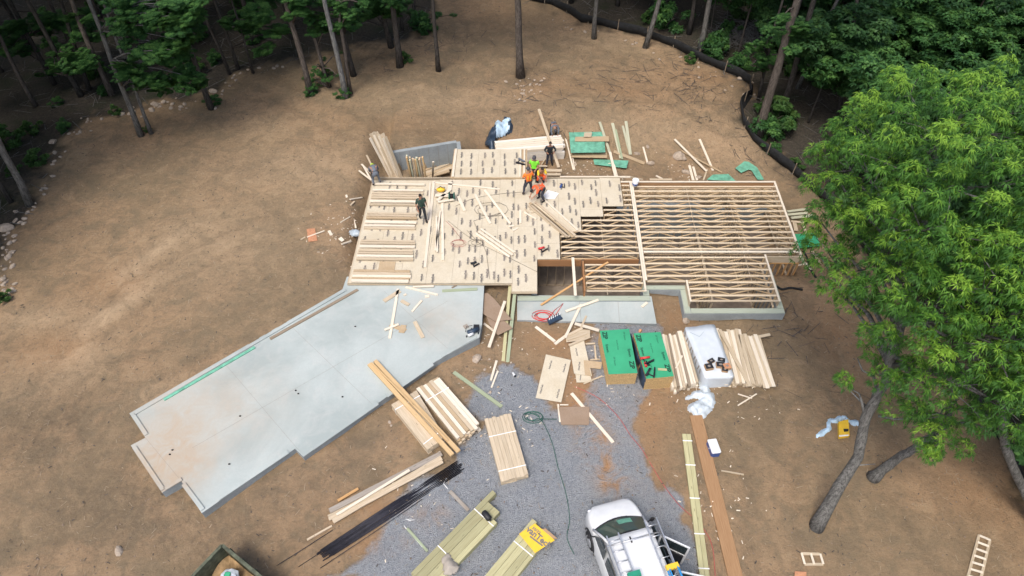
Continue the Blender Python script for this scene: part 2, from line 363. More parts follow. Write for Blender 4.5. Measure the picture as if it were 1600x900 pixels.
for b in [(880, 550, 1.6, 1.2, .5), (850, 530, 1.2, .6, .5), (905, 625, .8, 1.4, 1.0), (925, 680, .6, 1.4, .9), (948, 725, .5, 1.4, .9), (965, 755, .6, .6, .7), (1020, 700, .6, 2.2, .5), (1030, 640, 1.5, 1.0, .5), (1055, 500, 1, 1.5, .6), (1300, 520, 1.3, 2, .6),
          (180, 445, 1.4, .8, .5), (90, 545, 1.5, 1.2, .6), (1540, 760, 2.5, 2, .55), (1070, 350, 3, 1, .2), (960, 140, 4, 1.2, .35), (1100, 120, 3, 1, .35), (680, 810, .6, .6, .5), (590, 850, 1.2, .5, .7), (620, 800, 1.4, .3, .5), (560, 790, 1, .4, .5), (780, 20, 4, 3, .25), (850, 130, 1.5, 1.5, .3), (660, 200, 5, 1, .2), (1330, 600, 1, 1, .3), (720, 520, .7, 1, .3)]: blob(a_ru, *b)
for b in [(205, 440, .7, .7, .7), (170, 490, .5, 2.2, .5, -.7), (120, 560, 1.2, 1.2, .5), (60, 500, 2, .8, .35), (240, 395, .4, 2, .3, -.6), (960, 60, 4, 2, .3), (330, 380, 4, 3, .25), (480, 260, 5, 2, .3), (700, 160, 6, 1.6, .2), (1000, 210, 5, 1.5, .2), (1150, 250, 2, 2, .2), (250, 620, 1.5, 1, .2), (40, 600, 1.5, 1.5, .2), (420, 200, 3, 1.5, .15)]: blob(a_pa, *b)
for b in [(820, 120, 1.8, 1, .55), (800, 175, 2.2, .9, .5), (600, 90, 2.5, 1, .4), (730, 60, 2.0, .6, .5), (1140, 170, 1, 1.4, .5), (1190, 245, .5, 2.0, .6, .7), (1240, 500, .8, 2.5, .4), (470, 760, 2, 1, .3), (560, 690, 1.5, 1, .35), (90, 350, 2, 1.5, .3), (1040, 270, 2, 1, .35), (640, 640, 1, .6, .3), (200, 790, 4, 2, .5), (60, 660, 3, 1.6, .55), (380, 850, 2.5, 1.2, .35), (1200, 640, 2, 2, .3), (350, 260, 4, 1.2, .3), (250, 220, 4, 1.6, .25), (780, 530, .8, 1.5, .3), (1230, 330, 1, 2, .3)]: blob(a_dk, *b)
s = NT('dirt', .95, .1); o = s.coord()
n0 = s.noise(o, .16, 4, .55, .8); n1 = s.noise(o, 1.1, 7, .72, .8); n2 = s.noise(o, 7, 6, .75); n3 = s.noise(o, 30, 4, .8); n15 = s.noise(o, 3.2, 7, .75, .7)
st = s.noise(s.coord('Object', (.5, 3.2, 1)), 1.1, 6, .7, 1.2)
straw = s.noise(s.coord('Object', (14, 34, 1)), 1, 5, .8, 2.0)
col = s.mix(s.ramp(n0, [(.42, 0.0), (.58, 1.0)]), (.33, .222, .130), (.25, .180, .108))
col = s.mix(s.ramp(n1, [(.46, 0.0), (.62, .75)]), col, (.190, .148, .095))
col = s.mix(s.ramp(n1, [(.34, .55), (.47, 0.0)]), col, (.37, .27, .165))
col = s.mix(s.ramp(st, [(.56, 0.0), (.72, .55)]), col, (.165, .128, .085))
col = s.mix(s.math('MULTIPLY', s.attr('pale'), s.ramp(n1, [(.3, 1.0), (.65, .4)])), col, (.50, .37, .235))
col = s.mix(s.math('MULTIPLY', s.attr('rust'), s.ramp(n1, [(.3, .4), (.6, 1.0)])), col, (.37, .205, .10))
col = s.mix(s.math('MULTIPLY', s.attr('dark'), s.ramp(s.noise(o, 2.5, 7, .75, 1), [(.4, .2), (.6, 1.0)])), col, (.095, .072, .052))
col = s.mix(s.math('MULTIPLY', s.attr('rut'), s.ramp(n15, [(.3, .1), (.6, .6)])), col, (.175, .13, .082))
col = s.mix(s.ramp(n15, [(.52, 0.0), (.68, .5)]), col, (.165, .126, .082)); col = s.mix(s.ramp(n15, [(.32, .3), (.46, 0.0)]), col, (.36, .275, .175))
col = s.mix(s.ramp(straw, [(.52, 0.0), (.66, .4)]), col, (.36, .30, .225))
col = s.mix(s.ramp(n2, [(.3, .5), (.46, 0.0)]), col, (.10, .078, .058))
col = s.mix(s.ramp(n3, [(.68, 0.0), (.78, .5)]), col, (.42, .35, .27))
vg = s.n('TexVoronoi', Scale=34.0); s.t.links.new(o, vg.inputs['Vector'])
gc = s.mix(s.ramp(vg.outputs['Color'], [(.2, 0.0), (.9, 1.0)]), (.30, .32, .34), (.46, .48, .505))
gc = s.mix(s.ramp(n1, [(.45, 0.0), (.75, .6)]), gc, (.47, .475, .48)); gc = s.mix(s.ramp(n2, [(.32, .45), (.5, 0.0)]), gc, (.12, .135, .155))
gr = s.ramp(s.math('ADD', s.attr('gravel'), s.math('MULTIPLY', s.math('SUBTRACT', n2, .5), .9)), [(.25, 0.0), (.8, 1.0)])
gr = s.math('MULTIPLY', gr, s.math('SUBTRACT', 1.0, s.math('MULTIPLY', s.attr('rust'), s.ramp(n1, [(.42, .1), (.6, 1.0)]))))
col = s.mix(gr, col, gc)
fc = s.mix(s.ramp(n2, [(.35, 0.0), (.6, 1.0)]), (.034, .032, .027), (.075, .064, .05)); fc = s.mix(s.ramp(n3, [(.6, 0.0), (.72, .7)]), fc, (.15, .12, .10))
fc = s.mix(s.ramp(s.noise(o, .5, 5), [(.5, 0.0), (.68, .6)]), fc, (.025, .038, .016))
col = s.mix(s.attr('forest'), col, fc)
M['dirt'] = s.out(col, s.math('ADD', n2, s.math('ADD', s.math('MULTIPLY', n3, .5), s.math('MULTIPLY', vg.outputs['Distance'], s.math('MULTIPLY', gr, 1.2)))), .9, .07)
V = np.stack([GX.ravel(), GY.ravel(), (GZ - .05 * a_rt).ravel()], 1)
cl = lambda a: np.clip(a, 0, 1).ravel()
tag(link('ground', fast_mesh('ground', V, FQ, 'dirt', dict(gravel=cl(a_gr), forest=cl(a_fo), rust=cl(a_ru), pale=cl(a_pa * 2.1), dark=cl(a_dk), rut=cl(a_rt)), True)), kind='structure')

# ------------------------------------------------------------------ concrete slabs
SLABZ = .48
slab_px = [(540, 441), (535, 452), (202, 646), (227, 684), (204, 696), (253, 770), (283, 752), (315, 802), (461, 701), (474, 714), (682, 564), (749, 527), (753, 507), (757, 440)]
sl = [W(x, y, SLABZ) for x, y in slab_px]; sl[0].y += .35; sl[-1].y += .35
slab = empty('garage_slab', (-8, 16, 0), 'long angled pale blue grey concrete slab poured left of the framed floor', 'concrete slab')
mb = MB(); a_ = sum(sl[i].x * sl[(i + 1) % len(sl)].y - sl[(i + 1) % len(sl)].x * sl[i].y for i in range(len(sl))); mb.prism([p[:2] for p in (sl if a_ > 0 else sl[::-1])], -.35, SLABZ, 0, 1)
mb.build('slab', ['concrete', 'concrete_wall'], slab)
mb = MB()   # raised kerb strips along the slab's edges
def strip(pts, wd, z0, z1, ins=0.0):
    for a, b in zip(pts[:-1], pts[1:]):
        p, q = W(a[0], a[1], z0), W(b[0], b[1], z0); mb.beam(p + Vector((0, 0, (z1 - z0) / 2)), q + Vector((0, 0, (z1 - z0) / 2)), wd, z1 - z0)
strip([(540, 453), (210, 647)], .16, SLABZ + .002, SLABZ + .05); strip([(208, 648), (229, 680)], .14, SLABZ + .002, SLABZ + .05); strip([(210, 699), (255, 766)], .15, SLABZ + .002, SLABZ + .05); strip([(257, 765), (284, 749)], .15, SLABZ + .002, SLABZ + .05)
strip([(287, 757), (317, 797)], .15, SLABZ + .002, SLABZ + .05); strip([(340, 780), (450, 706)], .2, SLABZ + .002, SLABZ + .045); strip([(488, 701), (590, 630)], .2, SLABZ + .002, SLABZ + .045); strip([(604, 619), (676, 569)], .2, SLABZ + .002, SLABZ + .045)
strip([(690, 558), (744, 527)], .1, SLABZ + .002, SLABZ + .04)
mb.build('kerb_strip', 'concrete', slab)
mb = MB()   # saw-cut joints, as thin dark lines 2 mm above the slab
for a, b in [((455, 510), (590, 640)), ((350, 567), (468, 705)), ((600, 455), (700, 545)), ((300, 700), (700, 470)), ((227, 684), (290, 760))]:
    p, q = W(*a, SLABZ + .003), W(*b, SLABZ + .003); mb.beam(p, q, .007, .002)
mb.build('saw_cut', 'faint_ink', slab)
mb = MB()
for px, py in [(375, 650), (358, 725), (462, 610), (535, 620), (466, 615), (265, 710), (269, 703), (555, 510)]:
    p = W(px, py, SLABZ + .02); mb.ell(p, (.045, .035, .03), 6, 4)
mb.build('drain_stub', 'rubber', slab)
pp = [W(808, 461, .1), W(1018, 463, .1), W(1026, 506, .1), (W(808, 500, .1))]
mb = MB(); mb.prism([p[:2] for p in pp[::-1]], -.5, .1, 0, 1); porch = mb.build('porch_slab', ['concrete', 'concrete_wall'])
tag(porch, 'small rectangular pale grey concrete slab in front of the floor frame', 'concrete slab')
mb = MB()
for x in (905, 965): mb.beam(W(x, 463, .104), W(x + 3, 503, .104), .012, .002)
mb.build('saw_cut', 'faint_ink', porch, tuple(porch.location))
for o_ in porch.children: o_.location = (0, 0, 0)

# ------------------------------------------------------------------ the house floor frame
D = .60
def HX(x, y): return x + .022 * (y - 25)
def hb(mb, x0, x1, y0, y1, z0, z1, mi=0):
    c = [(HX(x0, y0), y0), (HX(x1, y0), y0), (HX(x1, y1), y1), (HX(x0, y1), y1)]
    if y1 - y0 > x1 - x0: c = [c[3], c[0], c[1], c[2]]
    mb.hexa([(x, y, z0) for x, y in c] + [(x, y, z1) for x, y in c], mi)
house = empty('house_frame', (3, 24.5, -2), 'timber floor frame of a house being built, sheathed left half and open joists right', 'house frame')
def part(mb, name, mat, lab=None, bevel=0):
    o = mb.build(name, mat, house, bevel=bevel)
    if lab: o['label'] = lab
    return o
# sheathing panels, each 1.22 x 2.44 m, with printed stamps
def stamp(mb, x, y, L, mi, z):
    m4 = Matrix.Translation((HX(x, y), y, z)) @ Matrix.Rotation(R(90), 4, 'Z'); add_text(mb, 'AdvanTech', L / 3.6, m4, mi, .014)
    for k in range(2): mb.box(HX(x, y) + .055 + k * .03, HX(x, y) + .066 + k * .03, y - L * .4, y + L * .3, z - .0005, z + .0008, 2)
strips = [(-7.45, -6.3, 21.0, 28.35), (-6.3, -5.1, 21.0, 28.35), (-5.1, -3.9, 21.0, 28.35), (-3.9, -2.7, 21.0, 28.4), (-2.7, -1.5, 21.0, 28.4), (-1.5, -.7, 21, 28.4), (-.7, .1, 21.0, 28.42), (.1, 1.25, 20.5, 28.45), (1.25, 2.35, 22.53, 28.48), (2.35, 3.45, 24.5, 28.5), (3.45, 4.6, 25.53, 28.5), (4.6, 5.68, 26.3, 28.55)]
for i, (x0, x1, y0, y1) in enumerate(strips):
    y = y1; first = True
    while y > y0 + .05:
        ln = (1.22 if (i % 2 and first) else 2.44); first = False; ya = max(y0, y - ln)
        if ya - y0 < .35: ya = y0
        mb = MB(); zz = D + rnd.uniform(-.003, .003)
        hb(mb, x0 + .004, x1 - .004, ya + .004, y - .004, D - .022, zz)
        for c in range(3):
            xx = x0 + (x1 - x0) * (.2 + .32 * c) + rnd.uniform(-.03, .03); yy = ya + rnd.uniform(.2, .6) + (c % 2) * .3
            while yy < y - .22: rnd.random() < .2 or stamp(mb, xx + rnd.uniform(-.06, .06), yy, rnd.uniform(.34, .46), 1 if rnd.random() < .6 else 2, zz + .003); yy += rnd.uniform(.75, 1.1)
        part(mb, 'sheathing_panel', ['osb', 'ink', 'faint_ink']); y = ya
hbx = [(-3.15, -1.95), (-1.95, -.75), (-.75, .42)]
for x0, x1 in hbx:
    mb = MB(); hb(mb, x0 + .004, x1 - .004, 28.5, 30.9, D + .07, D + .1)
    for yy in (29.0, 29.7, 30.35):
        for fx in (.25, .7): stamp(mb, x0 + (x1 - x0) * (fx + rnd.uniform(-.06, .06)), yy + rnd.uniform(-.1, .1), .4, 1 if rnd.random() < .6 else 2, D + .104)
    part(mb, 'sheathing_panel', ['osb', 'ink', 'faint_ink'])
mb = MB(); hb(mb, -3.35, .72, 28.46, 30.95, D - .3, D + .069); part(mb, 'floor_platform', 'osb_tan')
for x0, x1 in ((-3.3, -3.17), (.3, .39), (.52, .61)):
    mb = MB(); hb(mb, x0, x1, 28.5, 30.92, D + .106, D + .145); part(mb, 'edge_board', 'bright_wood')
# rims
mb = MB(); hb(mb, -7.49, .1, 20.95, 20.99, D - .1, D - .024); hb(mb, -7.5, -7.455, 21.0, 28.4, D - .4, D - .003); hb(mb, .1, 1.25, 20.46, 20.5, D - .13, D - .024); hb(mb, .06, .1, 20.48, 20.95, D - .13, D - .024)
hb(mb, -7.45, 5.7, 28.57, 28.61, D - .4, D + .01); part(mb, 'rim_board', 'stud_wood')
mb = MB(); hb(mb, 6.3, 13.9, 28.22, 28.27, D - .42, D - .04); hb(mb, 5.7, 6.2, 28.22, 28.27, D - .42, D - .04); part(mb, 'rim_board', 'plank_wood', 'rust brown inner face of the rear rim')
for y0, y1, x0, x1 in [(28.2, 28.3, 5.7, 13.92)]:
    mb = MB(); hb(mb, x0, x1, y0, y1, D - .036, D); part(mb, 'top_plate', 'bright_wood')
for x0, x1, y0, y1 in [(6.15, 6.24, 20.52, 28.19), (6.25, 6.34, 21.2, 28.19), (13.82, 13.92, 22.4, 28.19), (12.12, 12.2, 19.9, 22.85), (8.12, 8.2, 19.9, 21.2)]:
    mb = MB(); hb(mb, x0, x1, y0, y1, D - .036, D + .004); part(mb, 'top_plate', 'bright_wood')
mb = MB(); hb(mb, 13.84, 13.88, 22.75, 28.18, D - .42, D - .04); hb(mb, 12.14, 12.18, 19.95, 22.7, D - .42, D - .04); hb(mb, 8.14, 8.18, 19.95, 21.1, D - .42, D - .04)
hb(mb, 8.2, 12.1, 19.9, 19.98, D - .036, D - .0); hb(mb, 6.35, 8.1, 21.1, 21.18, D - .036, D); hb(mb, 3.5, 6.14, 20.5, 20.57, D - .036, D); hb(mb, 12.22, 13.8, 22.7, 22.74, D - .42, D); part(mb, 'rim_board', 'stud_wood')
mb = MB(); hb(mb, 1.27, 3.36, 22.46, 22.5, D - .42, D - .002); hb(mb, 3.38, 3.46, 20.55, 22.44, D - .42, D + .002); hb(mb, 3.48, 6.1, 22.52, 22.58, D - .42, D - .04); part(mb, 'header', 'rust_wood', 'rust brown stair opening header')
# trusses
def truss(y, x0, x1):
    mb = MB(); t = .082
    hb(mb, x0, x1, y - t / 2, y + t / 2, D - .036, D); hb(mb, x0, x1, y - t / 2, y + t / 2, D - .42, D - .384, 1)
    n = max(2, round((x1 - x0) / .95)); n += n % 2; dx = (x1 - x0) / n; hy = lambda x: HX(x, y)
    for i in range(n):
        xa, xb = x0 + i * dx + .05, x0 + (i + 1) * dx - .05
        z0_, z1_ = (D - .372, D - .055) if i % 2 == 0 else (D - .055, D - .372)
        mb.beam((hy(xa), y, z0_), (hy(xb), y, z1_), .06, .034, 1)
    for x in (x0 + .02, x1 - .02): mb.box(hy(x) - .018, hy(x) + .018, y - t / 2, y + t / 2, D - .384, D - .036, 1)
    part(mb, 'floor_truss', ['chord_wood', 'web_wood'])
y = 27.86
while y > 22.95: truss(y + rnd.uniform(-.015, .015), 6.36, 13.8); y -= .385
mb = MB(); hb(mb, 6.36, 13.8, 22.98, 23.09, D - .036, D + .01); part(mb, 'top_plate', 'bright_wood')
y = 22.66
while y > 21.25: truss(y, 6.36, 12.1); y -= .4
while y > 20.0: truss(y, 8.22, 12.1); y -= .4
y = 27.95
while y > 20.7:
    x0 = 3.5 if y < 22.5 else 2.4 if y < 24.5 else 3.5 if y < 25.5 else 4.64 if y < 26.3 else 5.72
    if y < 22.42 or y > 22.65: truss(y, x0, 6.13)
    y -= .385
for x in (9.2, 11.3, 4.5):
    mb = MB(); hb(mb, x - .015, x + .015, 21.3 if x > 6 else 20.6, 28.1, D - .37, D - .3); part(mb, 'strongback', 'stud_wood')
mb = MB(); hb(mb, 6.5, 10.1, 27.5, 28.15, -2.0, -.6); hb(mb, 6.5, 10.1, 26.7, 26.8, -2.0, .1); part(mb, 'basement_partition', 'concrete_wall')
# foundation walls and sills
FW = [(.35, 6.45, 20.3, 20.6, -2.1), (6.15, 6.45, 20.6, 20.98, -2.1), (6.15, 8.2, 20.98, 21.24, -2.1), (7.9, 8.2, 19.55, 20.98, -2.1), (8.2, 12.45, 19.55, 19.85, -2.1), (12.15, 12.45, 19.85, 22.3, -2.1), (12.46, 13.9, 22.6, 22.85, -2.1), (5.7, 13.95, 28.1, 28.35, -2.1), (1.0, 1.25, 20.61, 28.3, -2.1)]
for k, (x0, x1, y0, y1, zb) in enumerate(FW):
    zt = .15 if k < 6 else -1.35
    if k == 8: zt = .1
    if k == 7: zt = -1.2
    wl = MB(); hb(wl, x0, x1, y0, y1, zb, zt); part(wl, 'foundation_wall', 'concrete_wall')
    if k < 6: si = MB(); hb(si, x0 + .015, x1 - .015, y0 + .015, y1 - .015, zt + .002, zt + .04); part(si, 'sill_plate', 'sill_wood')

mb = MB(); hb(mb, 1.3, 12.1, 20.65, 28.05, -2.12, -2.03); hb(mb, 12.12, 13.8, 22.9, 28.05, -2.12, -2.03); part(mb, 'basement_floor', 'dark_floor')
def studwall(x0, y0, x1, y1, z0, z1, n, mat='amber_wood'):
    mb = MB(); a = Vector((HX(x0, y0), y0, 0)); b = Vector((HX(x1, y1), y1, 0))
    mb.beam(a + Vector((0, 0, z0)), b + Vector((0, 0, z0)), .09, .04); mb.beam(a + Vector((0, 0, z1)), b + Vector((0, 0, z1)), .09, .04); d = (b - a).normalized()
    for i in range(n + 1):
        p = a.lerp(b, i / n); mb.beam(p + Vector((0, 0, z0 + .02)), p + Vector((0, 0, z1 - .02)), .04, .09, up=tuple(d.cross(Vector((0, 0, 1)))))
    return mb
part(studwall(12.5, 22.72, 13.86, 22.72, -1.33, .14, 5), 'stud_wall', 'amber_wood'); part(studwall(13.86, 22.8, 13.86, 28.2, -1.33, .14, 13), 'stud_wall', 'stud_wood'); part(studwall(6.4, 28.22, 13.8, 28.22, -1.18, .14, 18), 'stud_wall', 'stud_wood')
part(studwall(12.0, 19.95, 12.0, 22.8, -2.0, .14, 8), 'stud_wall', 'stud_wood'); part(studwall(7.0, 25.0, 11.5, 25.0, -2.0, .14, 11), 'stud_wall', 'stud_wood'); part(studwall(9.3, 20.3, 9.3, 24.8, -2.0, .14, 11), 'stud_wall', 'stud_wood')
part(studwall(1.4, 23.2, 6.0, 23.2, -2.0, .14, 11), 'stud_wall', 'weathered_wood'); part(studwall(11.6, 22.9, 11.6, 27.9, -2.0, .14, 12), 'stud_wall', 'stud_wood')
mb = MB(); mb.beam((HX(13.87, 22.4), 22.4, D - .02), (14.1, 21.95, D - .1), .06, .05); part(mb, 'edge_board', 'bright_wood')
# retaining wall behind
mb = MB(); a, b = W(608, 238, .5), W(713, 221, .5); mb.beam(a + Vector((0, 0, -1.1)), b + Vector((0, 0, -1.1)), .22, 2.2)
mb.beam(b + Vector((.1, -.0, -1.1)), b + Vector((.25, -1.0, -1.1)), .22, 2.19)
rw = mb.build('retaining_wall', 'concrete_wall'); tag(rw, 'grey concrete retaining wall behind the rear left corner of the deck', 'wall')
mb = MB(); d = (b - a)
for k in range(1, 7):
    p = a + d * k / 7; n_ = Vector((d.y, -d.x, 0)).normalized() * .112; mb.beam(p + n_ + Vector((0, 0, -2.1)), p + n_ + Vector((0, 0, -.02)), .015, .004, up=tuple(n_.normalized()))
mb.build('form_joint', 'faint_ink', rw, tuple(rw.location))
for o_ in rw.children: o_.location = (0, 0, 0)

# ------------------------------------------------------------------ loose boards
def board(x1, y1, x2, y2, wd, label, mat='bright_wood', th=.04, base=None, lift=0, group=None, z2=None, name='board', cat='board', lift2=None):
    if base is None: p, q = G(x1, y1, .01 + lift), G(x2, y2, .01 + (lift if lift2 is None else lift2))
    else: p, q = W(x1, y1, base + lift), W(x2, y2, (base if z2 is None else z2) + (lift if lift2 is None else lift2))
    mb = MB(); up = Vector((0, 0, th / 2)); mb.beam(p + up, q + up, wd, th)
    o = mb.build(name, mat); return tag(o, label, cat, group)
DZ = D + .012
rows = [(288, .13, 'bright_wood'), (297.5, .12, 'bright_wood'), (302.5, .13, 'stud_wood'), (306, .13, 'amber_tint'), (309.5, .13, 'stud_wood'), (315, .16, 'bright_wood'), (320, .13, 'stud_wood'), (334, .12, 'stud_wood'), (337.5, .12, 'stud_wood'), (341, .12, 'osb_tan'), (347.5, .17, 'bright_wood'), (353, .12, 'bright_wood'), (357, .12, 'stud_wood'),
        (377, .12, 'stud_wood'), (380.5, .12, 'stud_wood'), (385.5, .16, 'bright_wood'), (392, .12, 'stud_wood'), (396, .12, 'stud_wood'), (400.5, .15, 'bright_wood'), (405, .14, 'stud_wood'), (424, .14, 'osb_tan'), (428, .14, 'stud_wood'), (432, .14, 'bright_wood'), (435.5, .12, 'osb_tan'), (439.3, .16, 'bright_wood')]
ORD = ['first', 'second', 'third', 'fourth', 'fifth', 'sixth', 'seventh', 'eighth', 'ninth', 'tenth', 'eleventh', 'twelfth', 'thirteenth', 'fourteenth', 'fifteenth', 'sixteenth', 'seventeenth', 'last']; rc = {}
for i, (py, wd, m) in enumerate(rows):
    e = (py - 283) / 157; xl = 586 - e * 37; xr = 665 - e * 24 - (4 if 330 < py < 360 else 0) - rnd.random() * 3
    if m == 'amber_tint': m = 'stud_wood'
    lab = 'long board in the rear rows on the left of the deck' if py < 325 else 'long board in the middle rows on the left of the deck' if py < 360 else 'long board in the third rows at deck left' if py < 410 else 'long board in the front rows at deck left'
    k_ = rc.get(lab, 0); rc[lab] = k_ + 1; board(xl, py, xr, py + 1.2, wd, lab.replace('long board', ORD[k_] + ' long board from the back'), m, .07, DZ + rnd.uniform(0, .05), group=lab.replace('long board', 'long boards'))
board(592, 416, 617, 416.5, .62, 'square orange brown sheet offcut between rows of boards at deck left', 'osb_tan', .012, DZ, name='sheet_offcut', cat='sheet')
LB = [ # on the deck
 (678, 284, 664, 418, .14, 'very long white board running front to back beside the rows'), (672, 286, 669, 345, .1, 'white board laid close beside the very long front to back board'),
 (691, 316, 692, 407, .13, 'straight white board pointing at the front edge, right of a shorter pair'), (682, 338, 683, 394, .09, 'thin board in the left pair pointing to the front edge'), (688, 330, 680, 392, .08, 'slightly slanted thin board crossing the left pair'),
 (679, 286, 781, 296, .1, 'long thin board lying across the deck behind the dark shirted worker'), (683, 314, 704, 296, .16, 'short diagonal wide board left of the hose reel'), (704, 285, 702, 301, .22, 'short wide board lying by the rear platform corner'),
 (680, 305.5, 706, 306, .2, 'short crosswise board behind the round hose reel'), (684, 316, 710, 312, .12, 'short crosswise board in front of the round hose reel'), (716, 307, 726, 330, .16, 'short wide board right of the round hose reel'),
 (742, 304, 766, 350, .14, 'left one of two long slanted boards on the middle deck'), (757, 297, 797, 350, .12, 'right longer one of two slanted boards on the middle deck'),
 (795, 355, 803, 352.5, .1, 'small block offcut at the foot of the longer slanted board'), (801, 361, 809, 356.5, .1, 'small block offcut nearest the upright short board'), (813, 329, 813, 349, .12, 'short upright board left of the crouching worker stack'),
 (819, 332, 838, 343, .08, 'thin stick beneath the workers at the diagonal planks'), (851, 313, 903, 360, .1, 'long thin white board parallel to the brown diagonal plank pile')]
for x1, y1, x2, y2, wd, lab in LB: board(x1, y1, x2, y2, wd, lab, 'bright_wood', .04, DZ + (.09 if x1 < 690 and y1 > 300 else .0))
for k, (dx, dy, wd, li) in enumerate([(0, 0, .12, 0), (4, -4, .12, .0), (8, -7, .12, 0), (5, -3, .13, .045)]):
    board(743 + dx, 365 + dy, 796 + dx, 402 + dy, wd, 'board in the diagonal bundle on the middle front of the deck', 'bright_wood' if k != 1 else 'stud_wood', .045, DZ, li, 'diagonal bundle of boards on the middle front deck')
for k, (dx, dy, wd, li, m) in enumerate([(0, 0, .13, 0, 'stud_wood'), (4, -3, .13, 0, 'osb_tan'), (8, -6, .13, 0, 'stud_wood'), (2, -1, .13, .045, 'osb_tan'), (6, -4, .12, .045, 'stud_wood'), (3, -2, .1, .09, 'stud_wood')]):
    board(826 + dx + rnd.uniform(-3, 3), 322 + dy + rnd.uniform(-3, 3), 888 + dx + rnd.uniform(-5, 5), 374 + dy + rnd.uniform(-4, 4), wd, 'tan plank in the diagonal pile beside the bending orange worker', m, .045, DZ, li, 'diagonal pile of planks beside the bending worker')
for q in [(820, 326, 826, 333), (828, 328, 834, 324), (830, 333, 838, 330)]: board(*q, .05, 'small splintered stick at the head of the diagonal plank pile', 'stud_wood', .03, DZ, .01, 'sticks at the head of the diagonal plank pile')
FR = [(895, 403, 899, 462, .13, D + .03, 'bright_wood', 'short white board bridging the stair opening front to back'), (845, 477, 950, 410, .09, D + .09, 'amber_wood', 'long amber board leaning diagonally across the stair opening')]
board(*FR[0][:5], FR[0][7], FR[0][6], .04, FR[0][5]); board(*FR[1][:5], FR[1][7], FR[1][6], .04, .14, z2=D + .06, lift=0)
# on the slab
SB = [(609, 529, 622, 452, .12, 0, 'bright_wood', 'longest board on the slab, lying front to back'), (601, 516, 623, 507, .1, .045, 'bright_wood', 'short stick crossing over the front end of the longest slab board'), (634, 449, 684, 461, .1, 0, 'bright_wood', 'long white board near the deck on the slab'), (645, 448.5, 678, 447.5, .1, .045, 'bright_wood', 'white board beside the deck edge crossing another board'),
 (691, 455, 746, 452, .14, 0, 'green_wood', 'pale green treated board on the slab by the deck edge'), (706, 450, 714, 446, .06, 0, 'weathered_wood', 'dark green splinter beside the pale green board'), (644, 487, 659, 470, .1, 0, 'bright_wood', 'short white board slanting on the slab right of the longest board'), (600, 471, 625, 455, .2, 0, 'stud_wood', 'wide tan offcut slanting at the top of the longest slab board'),
 (627, 470, 639, 477, .16, 0, 'stud_wood', 'short tan offcut beside the top of the longest slab board'), (648, 503, 661, 528, .17, 0, 'stud_wood', 'tan offcut lying front to back right of the crossed sticks'), (610, 507, 634, 517, .22, 0, 'osb_tan', 'brown sheet scrap under the crossed sticks on the slab'), (627, 520, 631, 508, .25, .014, 'osb_tan', 'small brown sheet scrap at the right of the crossed sticks'),
 (664, 464, 671, 463, .15, 0, 'bright_wood', 'small white block below the crossing white boards'), (631, 462, 635, 460, .1, 0, 'bright_wood', 'tiny white block between offcut and crossing boards'), (725, 512, 731, 509, .2, 0, 'grey_wood', 'grey scrap near the tool pile at the slab corner'),
 (422, 530, 559, 453, .14, .0, 'weathered_wood', 'long grey brown board along the upper edge of the slab'), (256, 625, 398, 543, .13, .0, 'zip_pale', 'long mint green board along the upper left slab edge')]
for x1, y1, x2, y2, wd, li, m, lab in SB: board(x1, y1, x2, y2, wd, lab, m, .04 if 'sheet' not in lab else .012, SLABZ + .006, li)
PB = [(918, 489, 933, 469, .12, 0), (884, 487, 935, 469, .12, .045), (1003, 480, 1011, 473, .12, 0)]
for (a1, a2, a3, a4, wd, li), lab in zip(PB[1:], ['white board lying aslant on the porch slab', 'short white block on the right end of the porch slab']): board(a1, a2, a3, a4, wd, lab, 'bright_wood', .04, .106, li)
# leaning brown sheets between the slabs and treated double board
board(797, 446, 786, 567, .14, 'tan treated board of a pair running forward between the two slabs', 'treated_wood', .05, .35, z2=-.05)
board(805, 452, 793, 567, .15, 'green treated board of a pair running forward beside the porch slab', 'green_wood', .05, .35, z2=-.05)
def sheet(pts, z, label, mat, th=.014, marks=(), name='sheet', lift=0, group=None, ground=True, cat='sheet'):
    P = [G(x, y, .03 + lift) if ground else W(x, y, z) for x, y in pts]; zz = max(p.z for p in P)
    if ground: P = [W(x, y, zz) for x, y in pts]
    mb = MB(); b = len(mb.v); n = len(P); mb.v += [(p.x, p.y, zz) for p in P] + [(p.x, p.y, zz + th) for p in P]
    a = sum(P[i].x * P[(i + 1) % n].y - P[(i + 1) % n].x * P[i].y for i in range(n)); o_ = 1 if a > 0 else -1
    mb.face(list(range(b + n, b + 2 * n))[::o_]); mb.face(list(range(b, b + n))[::-o_])
    for i in range(n): j = (i + 1) % n; mb.face([b + i, b + j, b + n + j, b + n + i][::o_])
    for (mx, my, rot, L) in marks:
        p = W(mx, my, zz + th + .003); add_text(mb, 'AdvanTech', L / 5, Matrix.Translation(p) @ Matrix.Rotation(R(rot), 4, 'Z'), 1, .006)
    o = mb.build(name, [mat, 'ink']); return tag(o, label, cat, group), zz + th
sheet([(744, 460), (762, 458), (773, 468), (800, 500), (773, 502), (752, 489)], 0, 'brown underlayment sheet leaning between slab and treated boards', 'osb_brown', lift=.25)
sheet([(760, 495), (773, 488), (801, 513), (778, 524), (764, 506)], 0, 'lower brown sheet piece overlapping the treated boards', 'osb_brown', lift=.22)
board(764, 543, 789, 471, .13, 'white board lying over the brown sheets between the slabs', 'bright_wood', .04, lift=.32)
board(756, 506, 771, 517, .1, 'short white board at the foot of the brown sheets', 'bright_wood', .04, lift=.02)
